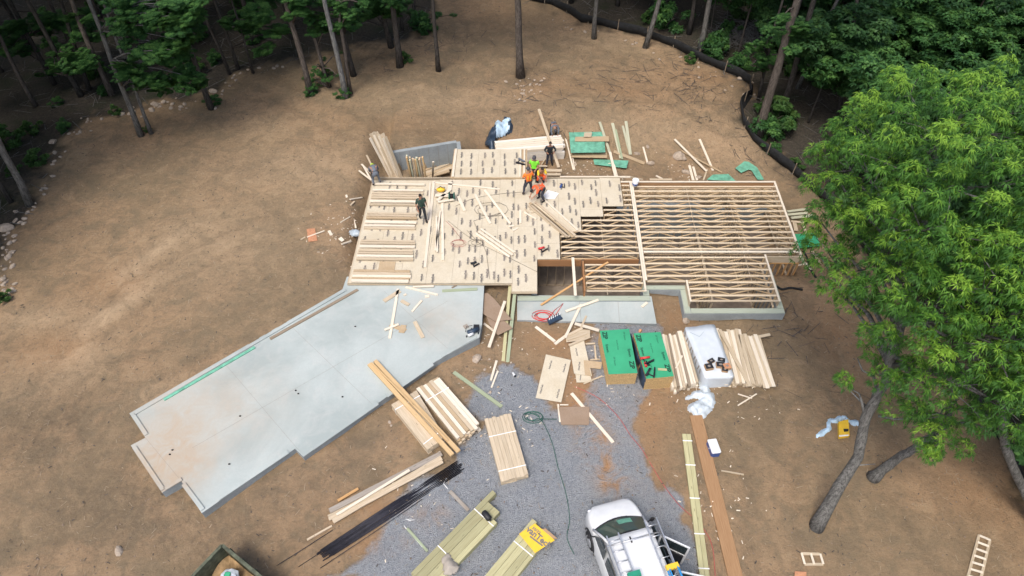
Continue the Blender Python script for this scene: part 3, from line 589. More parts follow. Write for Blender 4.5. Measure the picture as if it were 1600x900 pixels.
GB = [(709, 582, 784, 636, .16, 0, 'green_wood', 'green treated board slanting between lumber bundles and gravel'), (767, 595, 776, 564, .1, 0, 'bright_wood', 'upper one of two short white sticks on the gravel tip'), (768, 606, 778, 580, .07, 0, 'bright_wood', 'lower thinner of two white sticks on the gravel tip'), (837, 511, 867, 534, .13, 0, 'bright_wood', 'short white board on the dirt below the porch slab'),
 (867, 538, 886, 524, .14, 0, 'bright_wood', 'short board near the tan scrap heap'), (883, 528, 908, 476, .12, .12, 'bright_wood', 'long white board leaning up to the porch slab edge'), (908, 512, 916, 494, .09, .1, 'stud_wood', 'thin tan board leaning on the porch slab edge'), (898, 506, 936, 517, .15, .1, 'bright_wood', 'white board on top of the tan scrap heap'),
 (893, 615, 958, 692, .13, 0, 'bright_wood', 'long white board slanting across the gravel'), (1127, 736, 1162, 742, .05, 0, 'stud_wood', 'thin stick in the dirt right of the rust plank'), (1153, 616, 1175, 623, .04, 0, 'bright_wood', 'thin white stick below the fanned boards'), (1153, 634, 1182, 616, .05, .03, 'bright_wood', 'second thin white stick crossing below the fanned boards'),
 (1180, 528, 1203, 523, .13, .1, 'stud_wood', 'loose board pointing right behind the fanned pile'), (703, 768, 732, 798, .13, 0, 'grey_wood', 'short grey brown board under the larger treated pile'), (636, 826, 668, 862, .09, 0, 'green_wood', 'green stake pointing at the larger treated pile'), (480, 844, 519, 822, .07, 0, 'stud_wood', 'thin pale stick at the left end of the plank row'),
 (541, 305, 556, 357, .1, 0, 'bright_wood', 'upright thin board on the dirt left of the deck'), (547, 312, 566, 309, .09, .045, 'bright_wood', 'short crosswise board beside the upright thin board'), (548, 321, 554, 315, .1, 0, 'stud_wood', 'tiny block beside the crosswise board'), (534, 382, 549, 377, .1, 0, 'bright_wood', 'short white stick nearest the deck lower left'),
 (531, 372, 536, 377, .18, 0, 'bright_wood', 'small white block left of the deck'), (514, 361, 518, 368, .14, 0, 'bright_wood', 'small white block right of the terracotta board'), (480, 371, 507, 361, .06, .03, 'bright_wood', 'thin stick lying over the terracotta board'), (470, 375, 477, 371, .06, 0, 'stud_wood', 'short twig like stick left of the terracotta board'), (1150, 795, 1149, 795.5, .1, 0, 'bright_wood', 'tiny offcut beside the rust plank'),
 (532, 348, 547, 339, .05, 0, 'bright_wood', 'thin splinter on the dirt near the deck middle left')]
for x1, y1, x2, y2, wd, li, m, lab in GB:
    if abs(x1 - x2) < 2 and abs(y1 - y2) < 2: continue
    board(x1, y1, x2, y2, wd, lab, m, .04, lift=li)
sheet([(479, 358), (492, 357), (496, 376), (482, 378)], 0, 'square terracotta coloured board lying on the dirt left of the deck', 'terra')
sheet([(1242, 893), (1260, 894), (1260, 905), (1241, 905)], 0, 'terracotta coloured scrap at the bottom edge below the wooden frame', 'terra')
# behind the house
BB = [(842, 171, 873, 262, .16, 'long wide board slanting over the white lumber pile beside the dark worker', 'stud_wood', .5), (884, 217, 896, 266, .09, 'thin white board left of the green sheets', 'bright_wood', .0), (891, 222, 898, 266, .06, 'thinner board touching the one left of the green sheets', 'bright_wood', .03),
 (937, 191, 953, 240, .15, 'board standing over the right side of the green sheets', 'treated_pale', .12), (953, 238, 960, 268, .15, 'middle board of the line from green sheets to deck', 'bright_wood', .2), (958, 258, 966, 290, .2, 'last board of the line ending on the deck', 'bright_wood', .9),
 (957, 193, 970, 248, .17, 'pale green board, left of a pair right of the sheets', 'treated_pale', 0), (962, 203, 972, 249, .12, 'narrow green board beside its wider pair mate', 'green_wood', .04), (973, 197, 984, 240, .14, 'left pale board of the rearmost double boards', 'treated_pale', 0), (978, 190, 985, 242, .17, 'long pale board of the rearmost double boards', 'treated_pale', .04),
 (959, 237, 1007, 256, .24, 'wide tan plank lying across behind the deck', 'osb_tan', .03), (1005, 230, 1012, 256, .1, 'short white stick with stones behind the deck', 'bright_wood', 0), (1054, 218, 1104, 268, .12, 'long white board slanting behind the open joists', 'bright_wood', .08), (1093, 218, 1114, 267, .13, 'shorter white board crossing toward the long slanting one', 'bright_wood', .0),
 (1065, 236, 1128, 270, .1, 'tan board lying beneath the crossed white boards', 'osb_tan', .02), (1077, 259, 1083, 282, .14, 'left of two short white boards behind the joist rim', 'bright_wood', 0), (1083, 261, 1089, 282, .13, 'right of two short white boards behind the joist rim', 'bright_wood', 0), (1099, 282, 1105, 265, .09, 'small stick leaning by the crossed boards', 'stud_wood', 0),
 (1015, 281, 1050, 281, .14, 'board lying along behind the joist rim', 'stud_wood', .2), (1025, 275, 1035, 280, .1, 'short board end poking up behind the joist rim', 'bright_wood', .2), (936, 257, 955, 256, .06, 'thin white lath over the small green scrap', 'bright_wood', .06),
 (875, 277, 985, 277, .12, 'long board lying along the rear edge of the deck', 'bright_wood', 1.3), (986, 277, 1004, 281, .08, 'short stick at the rear edge between deck and joists', 'stud_wood', 1.2), (822, 266, 878, 267, .22, 'upper thick beam lying behind the deck near the green worker', 'stud_wood', .5), (822, 273, 876, 273, .16, 'lower thin beam lying behind the deck near the green worker', 'stud_wood', .6),
 (824, 243, 878, 233, .14, 'board in front of the long white lumber pile', 'stud_wood', .1), (824, 249, 870, 239, .1, 'thin white board in front of the lumber pile', 'bright_wood', .05), (846, 258, 856, 243, .06, 'thin stake leaning beside the dark worker', 'stud_wood', .1), (843, 260, 855, 260, .06, 'thin scrap lying at the dark worker', 'bright_wood', .1), (924, 229, 909, 232, .05, 'thin lath on the green sheets', 'bright_wood', .16)]
M['treated_pale'] = None; del M['treated_pale']; wood('treated_pale', (.52, .53, .40), .8)
for x1, y1, x2, y2, wd, lab, m, li in BB: board(x1, y1, x2, y2, wd, lab, m, .045, lift=li)
def zsheet(pts, lab, m, lift, **k): return sheet(pts, 0, lab, m, lift=lift, **k)
zsheet([(889, 207), (943, 206), (946, 238), (892, 239)], 'large green coated sheet lying behind the deck', 'zip_pale', .0)
zsheet([(899, 214), (951, 213), (952, 221), (898, 221)], 'upper tan strip lying on the large green sheet', 'osb_tan', .22)
zsheet([(913, 207), (925, 207), (924, 214), (912, 214)], 'small tan block on top of the large green sheet', 'stud_wood', .2)
zsheet([(892, 239), (948, 239), (949, 247), (893, 246)], 'lower tan strip in front of the large green sheet', 'osb_tan', .16)
zsheet([(927, 249), (982, 251), (979, 263), (929, 257)], 'small green scrap in front of the tan strip behind the deck', 'zip_pale', .0)
zsheet([(1149, 263), (1163, 252), (1170, 253), (1183, 262), (1194, 281), (1184, 281), (1174, 266), (1170, 265), (1158, 270)], 'bent L shaped green scrap behind the right corner of the joists', 'zip_pale', .03)
zsheet([(1104, 281), (1114, 273), (1138, 272), (1150, 283)], 'green sheet scrap tucked behind the joist rim', 'zip_pale', .1)
zsheet([(1242, 366), (1275, 364), (1282, 384), (1248, 388)], 'dark green sheets lying by the right wall under the oak', 'zip_green', .1)
for k, q in enumerate([(1230, 331, 1262, 327, .16), (1231, 336, 1262, 333, .16), (1236, 341, 1270, 337, .18), (1236, 346, 1262, 349, .12), (1241, 348, 1244, 361, .2), (1254, 350, 1260, 366, .13), (1268, 392, 1282, 412, .12)]):
    board(*q, ['rearmost pale board in the small heap right of the joists', 'second pale board in the small heap right of the joists', 'long pale board in front of the heap right of the joists', 'grey board across the small heap right of the joists', 'short wide tan board below the heap right of the joists', 'short slanting tan board below the heap right of the joists', 'tan board under the oak beside the dark pipe'][k], 'treated_pale' if k < 3 else 'stud_wood', .04, lift=.06 + .03 * (k % 3))
board(1247, 415, 1262, 412, .07, 'short white stick beside the stud wall on the right', 'bright_wood', .04)
# long plank rows and steel bars lower left
for k, q in enumerate([(513, 808, 655, 728, .12, 'stud_wood'), (515, 799, 690, 709, .2, 'grey_wood'), (526, 805, 640, 735, .1, 'bright_wood'), (514, 812, 600, 765, .12, 'stud_wood'), (520, 815, 690, 716, .2, 'stud_wood'), (560, 793, 692, 722, .12, 'stud_wood'), (528, 783, 560, 764, .1, 'amber_wood')]):
    board(*q[:5], ORD[k] + ' weathered plank from the back in the row below the strapped bundles', q[5], .045, lift=.03 + .045 * (k % 3), group='row of long planks below the strapped bundles')
for k in range(30):
    a = rnd.uniform(-1, 1); b_ = rnd.uniform(-1, 1); x1, y1 = 500 + a * 9 + (k % 9) * 1.5, 860 - a * 5 + (k % 9) * 1.5; x2, y2 = 709 + b_ * 8 + (k % 9) * 1.4, 724 - b_ * 5 + (k % 9) * 1.7
    if k > 26: x1, y1, x2, y2 = 432 + (k - 27) * 34, 884 + (k - 27) * 2, 520 + (k - 27) * 70, 828 - (k - 27) * 24
    p, q = G(x1, y1, .03 + .015 * (k % 4)), G(x2, y2, .03 + .015 * (k % 4)); m_ = p.lerp(q, .5); m_.x += rnd.uniform(-.05, .05)
    mb = MB(); mb.tube([p, m_, q], .02 if k <= 26 else .012, 6); o = mb.build('steel_bar', 'steel')
    tag(o, 'dark steel reinforcing bar in the long bundle across dirt and gravel' if k <= 26 else 'single thin steel bar straying left of the dark bar bundle', 'steel bar', 'bundle of steel bars' if k <= 26 else 'stray steel bars')
# ------------------------------------------------------------------ scrap heap and OSB sheets on gravel
sheet([(853, 554), (892, 563), (877, 629), (837, 622)], 0, 'full stamped tan sheet lying on the gravel edge', 'osb', marks=[(860, 570, 75, .5), (882, 575, 75, .5), (846, 608, 75, .5), (872, 615, 75, .5)])
sheet([(890, 541), (912, 530), (925, 588), (897, 584)], 0, 'stamped tan sheet offcut lying under the small boards near the green packs', 'osb', marks=[(901, 550, 95, .45), (905, 572, 80, .5)], lift=.02)
sheet([(899, 584), (923, 588), (925, 597), (901, 598)], 0, 'small pale sheet end poking out beneath the stamped offcut', 'osb', marks=[(907, 590, 80, .3)])
sheet([(912, 563), (941, 566), (939, 577), (921, 575), (924, 588), (914, 586)], 0, 'tan notched sheet scrap beside the left green pack', 'osb_tan', lift=.06)
sheet([(873, 636), (921, 636), (920, 664), (877, 664)], 0, 'brown square board lying on the gravel', 'osb_brown', lift=.02)
sheet([(884, 527), (908, 515), (922, 516), (922, 527), (902, 533), (885, 535)], 0, 'tan boards heap piece at the top of the scrap heap', 'stud_wood', lift=.05)
for k, q in enumerate([(888, 524, 910, 513, .12), (886, 531, 918, 521, .13), (889, 540, 922, 527, .1), (915, 538, 930, 537, .07), (912, 600, 941, 588, .06), (929, 540, 931, 562, .07), (922, 563, 937, 562, .06)]):
    board(*q, ['tan stick at the rear of the scrap heap', 'tan stick in the middle of the scrap heap', 'tan stick at the front of the scrap heap', 'short stick joining the heap to the left green pack', 'thin stick before the notched scrap', 'upright thin stick beside the left green pack', 'thin crosswise stick above the notched scrap'][k], 'stud_wood', .04, lift=.1 if k < 3 else .02)
for q, lab in [((872, 632, 875, 660, .07), 'thin white lath left of the brown square board'), ((875, 633, 888, 633, .05), 'short white lath above the brown square board')]: board(*q, lab, 'bright_wood', .03, lift=.02)

# ------------------------------------------------------------------ packs
def quad_pack(top, z, name, label, cat, mats, zb=-.25, inset=0):
    P = [W(x, y, z) for x, y in top]; c = sum(P, Vector()) / 4; return P, Vector((c.x, c.y, zb))
def lerpq(P, u, v): return P[0].lerp(P[1], u).lerp(P[3].lerp(P[2], u), v)
for k, (top, lab) in enumerate([([(937, 517), (983, 514), (996, 583), (951, 585)], 'left pack of green coated sheathing panels without anything lying on top'), ([(990, 521), (1032, 519), (1053, 588), (1010, 592)], 'right pack of green coated sheathing panels with red tools on top')]):
    P, org = quad_pack(top, .8, '', '', '', ''); zb = -.22; org.z = zb
    e = empty('panel_pack', org, lab, 'panel pack'); mb = MB(); n = 26; h = (.8 - zb) / n
    for i in range(n):
        j = [Vector((rnd.uniform(-.006, .006), rnd.uniform(-.006, .006), 0)) for _ in range(1)][0]
        c = [Vector((p.x, p.y, 0)) + j for p in (P[3], P[2], P[1], P[0])]
        z0_, z1_ = zb + i * h, zb + (i + 1) * h - (.003 if i < n - 1 else .003)
        mb.hexa([(p.x, p.y, z0_) for p in c] + [(p.x, p.y, z1_) for p in c])
    mb.build('panel_stack', 'zip_edge', e)
    mb = MB(); c = [Vector((p.x, p.y, 0)) for p in (P[3], P[2], P[1], P[0])]; mb.hexa([(p.x, p.y, .799) for p in c] + [(p.x, p.y, .806) for p in c]); mb.build('top_panel', 'zip_green', e)
    mb = MB(); dx = (P[2] - P[1]).normalized(); ang = math.atan2(dx.y, dx.x)
    for (u, v, txt, sz, of) in [(.14, .12, 'ZIP', .27, .012), (.14, .42, 'System', .15, .004), (.8, .16, 'ZIP System', .1, .0), (.86, .82, 'ZIP', .27, .012), (.86, .55, 'System', .15, .004), (.5, .36, 'ROOF & WALL', .08, 0), (.3, .72, 'ZIP System', .1, 0)]:
        p = lerpq(P, u, v); add_text(mb, txt, sz, Matrix.Translation((p.x, p.y, .810)) @ Matrix.Rotation(ang, 4, 'Z'), 0, of)
    mb.build('lettering', 'green_ink', e)
# dark wrap hanging between the packs
mb = MB(); A = [W(984, 520, .4), W(990, 521, .4), W(1011, 592, .4), W(1005, 612, -.2)]
rows_ = []
for i in range(9):
    t = i / 8; p = W(986 + 3 * t, 521 + 2 * t, .8).lerp(W(1009, 592, .8), t); q = W(983, 528, -.1).lerp(W(1003, 612, -.18), t)
    rows_.append([p, p.lerp(q, .4) + Vector((-.06 * math.sin(i * 2.1), 0, 0)), p.lerp(q, .75) + Vector((.05 * math.sin(i * 1.7), 0, 0)), q])
mb.grid(rows_); o = mb.build('wrap_flap', 'tarp_dark'); tag(o, 'dark plastic wrap hanging between the two green panel packs', 'plastic wrap'); md = o.modifiers.new('t', 'SOLIDIFY'); md.thickness = .01
def lumber_pack(top, z, zb, n, label, mat, straps=(), jit=.06, layers=4, cat='lumber bundle', hw=1.0, name='lumber_bundle'):
    """top quad: far-left, far-right, near-right, near-left; boards run far to near"""
    P = [W(x, y, z) for x, y in top]; c = sum(P, Vector()) / 4; e = empty(name, (c.x, c.y, zb), label, cat); mb = MB(); lh = (z - zb) / layers
    mats = mat if isinstance(mat, list) else [mat]
    for l in range(layers):
        for i in range(n):
            u = (i + .5) / n; a = P[0].lerp(P[1], u); b_ = P[3].lerp(P[2], u); d = (b_ - a).normalized(); zc = zb + (l + .5) * lh
            a = a + d * rnd.uniform(-jit, jit); b_ = b_ + d * rnd.uniform(-jit, jit); wd = (P[1] - P[0]).length / n
            mb.beam((a.x, a.y, zc), (b_.x, b_.y, zc + (rnd.uniform(0, .008) if l == layers - 1 else 0)), wd * rnd.uniform(.93, .985), lh * .95, rnd.randrange(len(mats)))
    mb.build('boards', mats, e)
    for v in straps:
        s2 = MB(); a, b_ = P[0].lerp(P[3], v), P[1].lerp(P[2], v); d = (b_ - a).normalized()
        for p, q in ((a - d * .015 + Vector((0, 0, .012)), b_ + d * .015 + Vector((0, 0, .012))),): s2.beam(p, q, .035, .004)
        for p in (a - d * .012, b_ + d * .012): s2.beam(p + Vector((0, 0, .012)), Vector((p.x, p.y, zb)), .004, .035, up=tuple(d.cross(Vector((0, 0, 1)))))
        s2.build('strap', 'paper', e)
    return e
lumber_pack([(611, 632), (651, 610), (694, 683), (669, 703)], .52, .05, 7, 'strapped lumber bundle under the long orange planks', ['stud_wood'], (.12, .88), .02, 5)
lumber_pack([(650, 607), (685, 588), (750, 662), (715, 688)], .45, .0, 7, 'strapped lumber bundle right of the long orange planks, with loose boards on top', ['stud_wood', 'osb_tan', 'bright_wood'], (.25,), .09, 4)
lumber_pack([(757, 655), (798, 646), (826, 742), (783, 752)], .32, .0, 7, 'strapped lumber bundle standing alone on the gravel', ['stud_wood'], (.3, .85), .03, 4)
for k, (a1, b1, a2, b2, wd, li) in enumerate([(584, 566, 713, 708, .15, 0), (577, 570, 706, 712, .15, .0), (591, 563, 720, 706, .15, 0), (580, 567, 709, 710, .14, .05)]):
    board(a1, b1, a2, b2, wd, 'long orange plank in the strip lying over slab edge and bundle', 'amber_light', .05, .54, li, 'long orange planks lying over slab edge and bundle') if k < 0 else None
wood('amber_light', (.64, .46, .25), .8)
for k, (a1, b1, a2, b2, wd, li) in enumerate([(577, 570, 707, 712, .17, 0), (586, 565, 717, 707, .17, .0), (581, 568, 700, 690, .06, .05)]):
    board(a1, b1, a2, b2, wd, ['left long orange plank over slab edge and bundle', 'right long orange plank over slab edge and bundle', 'narrow orange plank lying on the pair of long ones'][k], 'amber_light', .09, .54, li)
mb = MB()
lumber_pack([(1035, 525), (1069, 517), (1092, 596), (1050, 608)], .34, -.25, 10, 'lumber pile between the right green pack and the white wrapped pack', ['bright_wood', 'stud_wood', 'bright_wood', 'weathered_wood'], (), .1, 3, 'lumber pile', name='lumber_pile')
board(1056, 576, 1066, 556, .07, 'white lath lying across the pile beside the right green pack', 'bright_wood', .03, .37)
lumber_pack([(1122, 524), (1163, 522), (1190, 600), (1140, 600)], .1, -.28, 12, 'lower layers of the lumber pile right of the white wrapped pack', ['stud_wood'], (), .1, 3, 'lumber pile', name='lumber_pile')
for k in range(17):
    u = k / 16; x1 = 1122 + u * 62 + rnd.uniform(-2, 2); y1 = 515 + u * 11 + rnd.uniform(-3, 3) - (3 if 4 < k < 9 else 0); x2 = 1137 + u * 74 + rnd.uniform(-3, 3); y2 = 600 + u * 6 + rnd.uniform(-5, 3)
    if k == 1: x2, y2 = 1172, 604
    board(x1, y1, x2, y2, .15, ORD[k] + ' pale stud from the left fanned out right of the white wrapped pack', rnd.choice(['stud_wood', 'bright_wood', 'stud_wood']), .04, .11, .045 * (k % 2) + (.05 if k == 1 else 0), 'fanned studs right of the white wrapped pack')
# white wrapped pack
top = [(1070, 510), (1117, 506), (1148, 588), (1103, 590)]; P = [W(x, y, .75) for x, y in top]; c = sum(P, Vector()) / 4
wp = empty('wrapped_pack', (c.x, c.y, -.28), 'tall pack fully wrapped in white plastic, with small cartons on it', 'wrapped pack'); bm = bmesh.new()
vs = [bm.verts.new((p.x, p.y, -.28)) for p in P[::-1]] + [bm.verts.new((p.x, p.y, .75)) for p in P[::-1]]
for q in [(3, 2, 1, 0), (4, 5, 6, 7), (0, 1, 5, 4), (1, 2, 6, 5), (2, 3, 7, 6), (3, 0, 4, 7)]: bm.faces.new([vs[i] for i in q])
bmesh.ops.bevel(bm, geom=bm.edges[:], offset=.04, segments=2, affect='EDGES'); bmesh.ops.subdivide_edges(bm, edges=[e_ for e_ in bm.edges if e_.calc_length() > .3], cuts=7, use_grid_fill=True)
for v in bm.verts:
    n = float(vnoise(np.array([v.co.x * 4 + v.co.z * 3]), np.array([v.co.y * 4 - v.co.z]), 2)[0]) - .5; v.co += (v.co - Vector((c.x, c.y, .1))).normalized() * n * .05
me = bpy.data.meshes.new('wrapping'); bm.to_mesh(me); bm.free(); me.materials.append(M['wrap_white'])
for p in me.polygons: p.use_smooth = True
link('wrapping', me, (-c.x, -c.y, .28), wp)
mb = MB()
mb.beam(W(1078, 519, .78), W(1093, 526, .78), .02, .003); mb.beam(W(1093, 526, .78), W(1100, 518, .78), .02, .003); mb.build('tape', 'wrap_grey', wp)
mb = MB()
ed_ = P[3] - P[0]; nn = Vector((ed_.y, -ed_.x, 0)).normalized(); nn = nn if nn.x < 0 else -nn
for i in range(9):
    q = P[0].lerp(P[3], .1 + i * .09) + nn * .03; mb.beam(Vector((q.x, q.y, .34)), Vector((q.x, q.y, .64)) + ed_.normalized() * (.05 if i % 2 else -.04), .05, .006, up=tuple(nn))
mb.build('printed_letters', 'faint_ink', wp)
def carton(px, py, z, sx, sy, sz, rot, label, body='card', lid='black_plastic', name='carton'):
    p = W(px, py, z); e = empty(name, p, label, 'carton'); m4 = Matrix.Translation(p) @ Matrix.Rotation(R(rot), 4, 'Z'); mb = MB()
    mb.hexa([m4 @ Vector(q) for q in [(-sx, -sy, 0), (sx, -sy, 0), (sx, sy, 0), (-sx, sy, 0), (-sx, -sy, sz), (sx, -sy, sz), (sx, sy, sz), (-sx, sy, sz)]]); mb.build('box_body', body, e)
    mb = MB(); a, b_ = sx * .97, sy * .97; mb.hexa([m4 @ Vector(q) for q in [(-a, -b_, sz + .002), (a, -b_, sz + .002), (a, b_, sz + .002), (-a, b_, sz + .002), (-a, -b_, sz + .012), (a, -b_, sz + .012), (a, b_, sz + .012), (-a, b_, sz + .012)]]); mb.build('lid', lid, e)
    mb = MB(); mb.ell(m4 @ Vector((0, 0, sz + .014)), (sx * .45, sy * .45, .004), 10, 4); mb.build('print_mark', 'faint_ink', e)
for q in [(1111, 565, .77, .14, .1, .06, 30, 'rear black topped carton on the white wrapped pack'), (1107, 575, .77, .16, .13, .14, 10, 'front left dark carton on the white wrapped pack'), (1127, 563, .77, .15, .1, .05, -15, 'grey scribbled carton at the rear right of the white wrapped pack', 'wrap_grey'), (1125, 572, .77, .17, .12, .12, -5, 'brown carton under the others on the white wrapped pack'), (1135, 575, .78, .14, .13, .16, 12, 'orange brown open carton at the right of the white wrapped pack', 'card', 'terra'), (1132, 579, .8, .12, .1, .1, -10, 'nearest small black carton on the white wrapped pack')]: carton(*q)
# red nailer and tools on the right green pack
def nailer(p, rot, body, label, s=1.0):
    e = empty('nail_gun', p, label, 'nail gun'); m4 = Matrix.Translation(p) @ Matrix.Rotation(R(rot), 4, 'Z') @ Matrix.Scale(s, 4); T = lambda *q: m4 @ Vector(q)
    mb = MB(); mb.tube([T(-.12, 0, .07), T(.1, 0, .07)], .05, 8); mb.tube([T(-.16, 0, .07), T(-.12, 0, .07)], .06, 8); mb.build('motor_body', body, e)
    mb = MB(); mb.tube([T(-.08, 0, .06), T(-.08, -.2, .05)], .025, 6); mb.build('handle', 'black_plastic', e)
    mb = MB(); mb.hexa([T(*q) for q in [(-.1, -.22, .02), (.2, -.12, .02), (.2, -.08, .02), (-.1, -.18, .02), (-.1, -.22, .08), (.2, -.12, .08), (.2, -.08, .08), (-.1, -.18, .08)]]); mb.build('magazine', 'steel', e)
nailer(W(1009, 561, .82), 10, 'red', 'red nail gun lying on the right green pack', 1.5); nailer(W(1013, 582, .82), 60, 'dark_cloth', 'dark tool near the front edge of the right green pack', 1.5); nailer(W(1008, 570, .82), 100, 'red', 'small red tool in front of the red nail gun', .8)
nailer(W(847, 389, DZ), 20, 'red', 'red and black nail gun on the deck left of the stair opening', 1.2); nailer(W(741, 412, DZ), 20, 'dark_cloth', 'black nail gun on the front of the deck', 1.1); nailer(W(816, 253, D + .1), -40, 'grey_cloth', 'dark grey nail gun on the rear platform', 1.6); nailer(W(877, 291, DZ), 70, 'blue_plastic', 'blue tool lying on the deck right of the paper sheet', 1.0)
board(1028, 577, 1042, 578, .1, 'curled tan offcut on the right green pack', 'treated_wood', .02, .82); tag(MB().tube([W(999, 516, .86), W(1002, 518, .86)], .09, 8).build('paint_can', 'terra'), 'rust red can between the rear ends of the green packs', 'can')
# crumpled plastic sheets
def crumple(outline, z, zh, label, mat, name='plastic_sheet', mats2=None, seed=1, res=.09, grow=.07):
    P = [W(x, y, z) for x, y in outline]; pl = [(p.x, p.y) for p in P]; x0, x1 = min(p[0] for p in pl), max(p[0] for p in pl); y0, y1 = min(p[1] for p in pl), max(p[1] for p in pl)
    X, Y = np.meshgrid(np.arange(x0 - 3 * res, x1 + 4 * res, res), np.arange(y0 - 3 * res, y1 + 4 * res, res)); d = dpoly(X, Y, pl) + grow + (vnoise(X * 4, Y * 4, seed) - .5) * .12
    rg = 1 - np.abs(vnoise(X * 3.1 + Y, Y * 3.1, seed + 1) * 2 - 1); rg2 = 1 - np.abs(vnoise(X * 8, Y * 7 + X * 2, seed + 2) * 2 - 1)
    Z = z - .06 + zh * S(0, .35, d) * (.35 + .65 * rg) + .12 * rg2 * S(0, .15, d)
    bm = bmesh.new(); vv = {}
    for i in range(X.shape[0] - 1):
        for j in range(X.shape[1] - 1):
            if min(d[i, j], d[i + 1, j], d[i, j + 1], d[i + 1, j + 1]) > -.02:
                q = []
                for a, b_ in ((i, j), (i, j + 1), (i + 1, j + 1), (i + 1, j)):
                    if (a, b_) not in vv: vv[(a, b_)] = bm.verts.new((X[a, b_] + rnd.uniform(-.02, .02), Y[a, b_] + rnd.uniform(-.02, .02), Z[a, b_]))
                    q.append(vv[(a, b_)])
                f_ = bm.faces.new(q); f_.smooth = True
                if mats2 and float(vnoise(np.array([X[i, j] * 1.5]), np.array([Y[i, j] * 1.9]), seed + 5)[0]) < .5: f_.material_index = 1
    me = bpy.data.meshes.new(name); bm.to_mesh(me); bm.free(); me.materials.append(M[mat])
    if mats2: me.materials.append(M[mats2[0]])
    cx, cy = sum(p[0] for p in pl) / len(pl), sum(p[1] for p in pl) / len(pl); me.transform(Matrix.Translation((-cx, -cy, -z))); o = link(name, me, (cx, cy, z)); md = o.modifiers.new('t', 'SOLIDIFY'); md.thickness = .008
    return tag(o, label, 'plastic sheet')
crumple([(1094, 592), (1104, 604), (1110, 614), (1118, 620), (1116, 640), (1100, 657), (1082, 652), (1072, 642), (1076, 634), (1096, 626), (1088, 624), (1070, 627), (1076, 618), (1090, 612)], -.1, .35, 'crumpled pale grey plastic sheet fallen at the foot of the wrapped pack', 'wrap_pale', seed=21, res=.06, grow=.12)
crumple([(760, 225), (764, 208), (775, 194), (790, 187), (802, 192), (801, 207), (786, 212), (774, 216), (772, 232), (768, 234)], -.55, .45, 'crumpled blue and black tarp at the left end of the white lumber pile', 'tarp_blue', 'tarp', ('tarp_dark', .86), 33, .08, .1)
crumple([(1277, 683), (1279, 676), (1291, 668), (1294, 655), (1308, 650), (1322, 649), (1330, 655), (1342, 657), (1342, 664), (1330, 664), (1318, 656), (1300, 662), (1299, 672), (1288, 683)], .0, .12, 'twisted blue plastic strip curling round the yellow carton', 'tarp_blue', 'plastic_strip', None, 44, .045, .07)
sheet([(849, 305), (856, 297), (873, 302), (867, 311), (853, 311)], DZ, 'white paper sheet on the deck beside the bending orange worker', 'paper', ground=False, name='paper_sheet', cat='paper')
crumple([(551, 357 - 8), (560, 345), (567, 350), (563, 362)][:4], .35, .12, 'small grey plastic bag on the dirt left of the deck', 'wrap_grey', 'plastic_bag', None, 5, .05) if False else crumple([(545, 360), (552, 357), (566, 361), (561, 367), (552, 367)], .32, .15, 'small grey plastic bag on the dirt left of the deck', 'wrap_grey', 'plastic_bag', None, 5, .06)
# lumber at the rear
wl_ = lumber_pack([(773, 214), (878, 207), (881, 228), (775, 236)], -.1, -.9, 1, '', ['bright_wood'], (), 0, 1); 
for ch in list(wl_.children): bpy.data.objects.remove(ch)
bpy.data.objects.remove(wl_)
P = [W(x, y, -.2) for x, y in [(774, 238 - 19), (879, 209), (881, 229), (775, 237)]]; c = sum(P, Vector()) / 4
e = empty('lumber_pile', (c.x, c.y, -1.1), 'long pile of white faced lumber lying crosswise behind the rear platform', 'lumber pile'); mb = MB()
for l in range(5):
    for i in range(6):
        u = (i + .5) / 6; a = P[0].lerp(P[3], u); b_ = P[1].lerp(P[2], u); zc = -1.02 + l * .17; mb.beam((a.x + rnd.uniform(-.05, .05), a.y, zc), (b_.x + rnd.uniform(-.12, .12), b_.y, zc), (P[0] - P[3]).length / 6 * .95, .16, 0 if rnd.random() < .7 else 1)
mb.build('boards', ['white_lumber', 'bright_wood'], e)
for k in range(14):   # tall boards leaning over the retaining wall end
    u = k / 13; x1, y1 = 610 + u * 16 + rnd.uniform(-2, 2), 279 - (k % 3); x2, y2 = 576 + u * 24 + rnd.uniform(-3, 3), 214 - 5 * math.sin(u * 3.1) + rnd.uniform(-4, 3)
    mb = MB(); mb.beam(W(x1, y1, -.9 + .05 * (k % 3)), W(x2, y2, 1.5 + .06 * (k % 3)), .13, .045); o = mb.build('board', 'stud_wood' if k % 3 else 'bright_wood')
    tag(o, ORD[k] + ' tall board from the left leaning past the retaining wall end', 'board', 'tall boards leaning at the left end of the retaining wall')
for k in range(13):   # shorter studs standing behind the deck edge
    u = (k % 7) / 6; r_ = k // 7; x = HX(-5.45 + u * .75, 28); mb = MB()
    mb.beam((x + rnd.uniform(-.03, .03) - .1, 29.35 + r_ * .12, -.95), (x - .12 + u * .1 + rnd.uniform(-.06, .06), 28.72 + r_ * .12, 1.75 + rnd.uniform(-.12, .15)), .085, .1, up=(0, 1, 0)); o = mb.build('stud', 'treated_pale' if k % 3 == 1 else 'amber_light' if k % 3 == 0 else 'stud_wood')
    tag(o, 'upright stud in the short bundle leaning on the rear deck edge', 'stud', 'upright studs leaning on the rear deck edge')
o = board(676, 279, 677, 253, .1, 'lone upright board standing behind the rear deck edge', 'bright_wood', .04, -.9, z2=1.3)
for k, q in enumerate([(636, 277, 706, 249), (640, 281, 704, 255), (650, 280, 708, 259), (662, 282, 706, 262), (670, 277, 702, 268)]): board(*q, .2, 'plank in the low pile in front of the retaining wall', 'stud_wood' if k % 2 else 'osb_tan', .06, -1.0 + .05 * k, group='planks piled in front of the retaining wall')
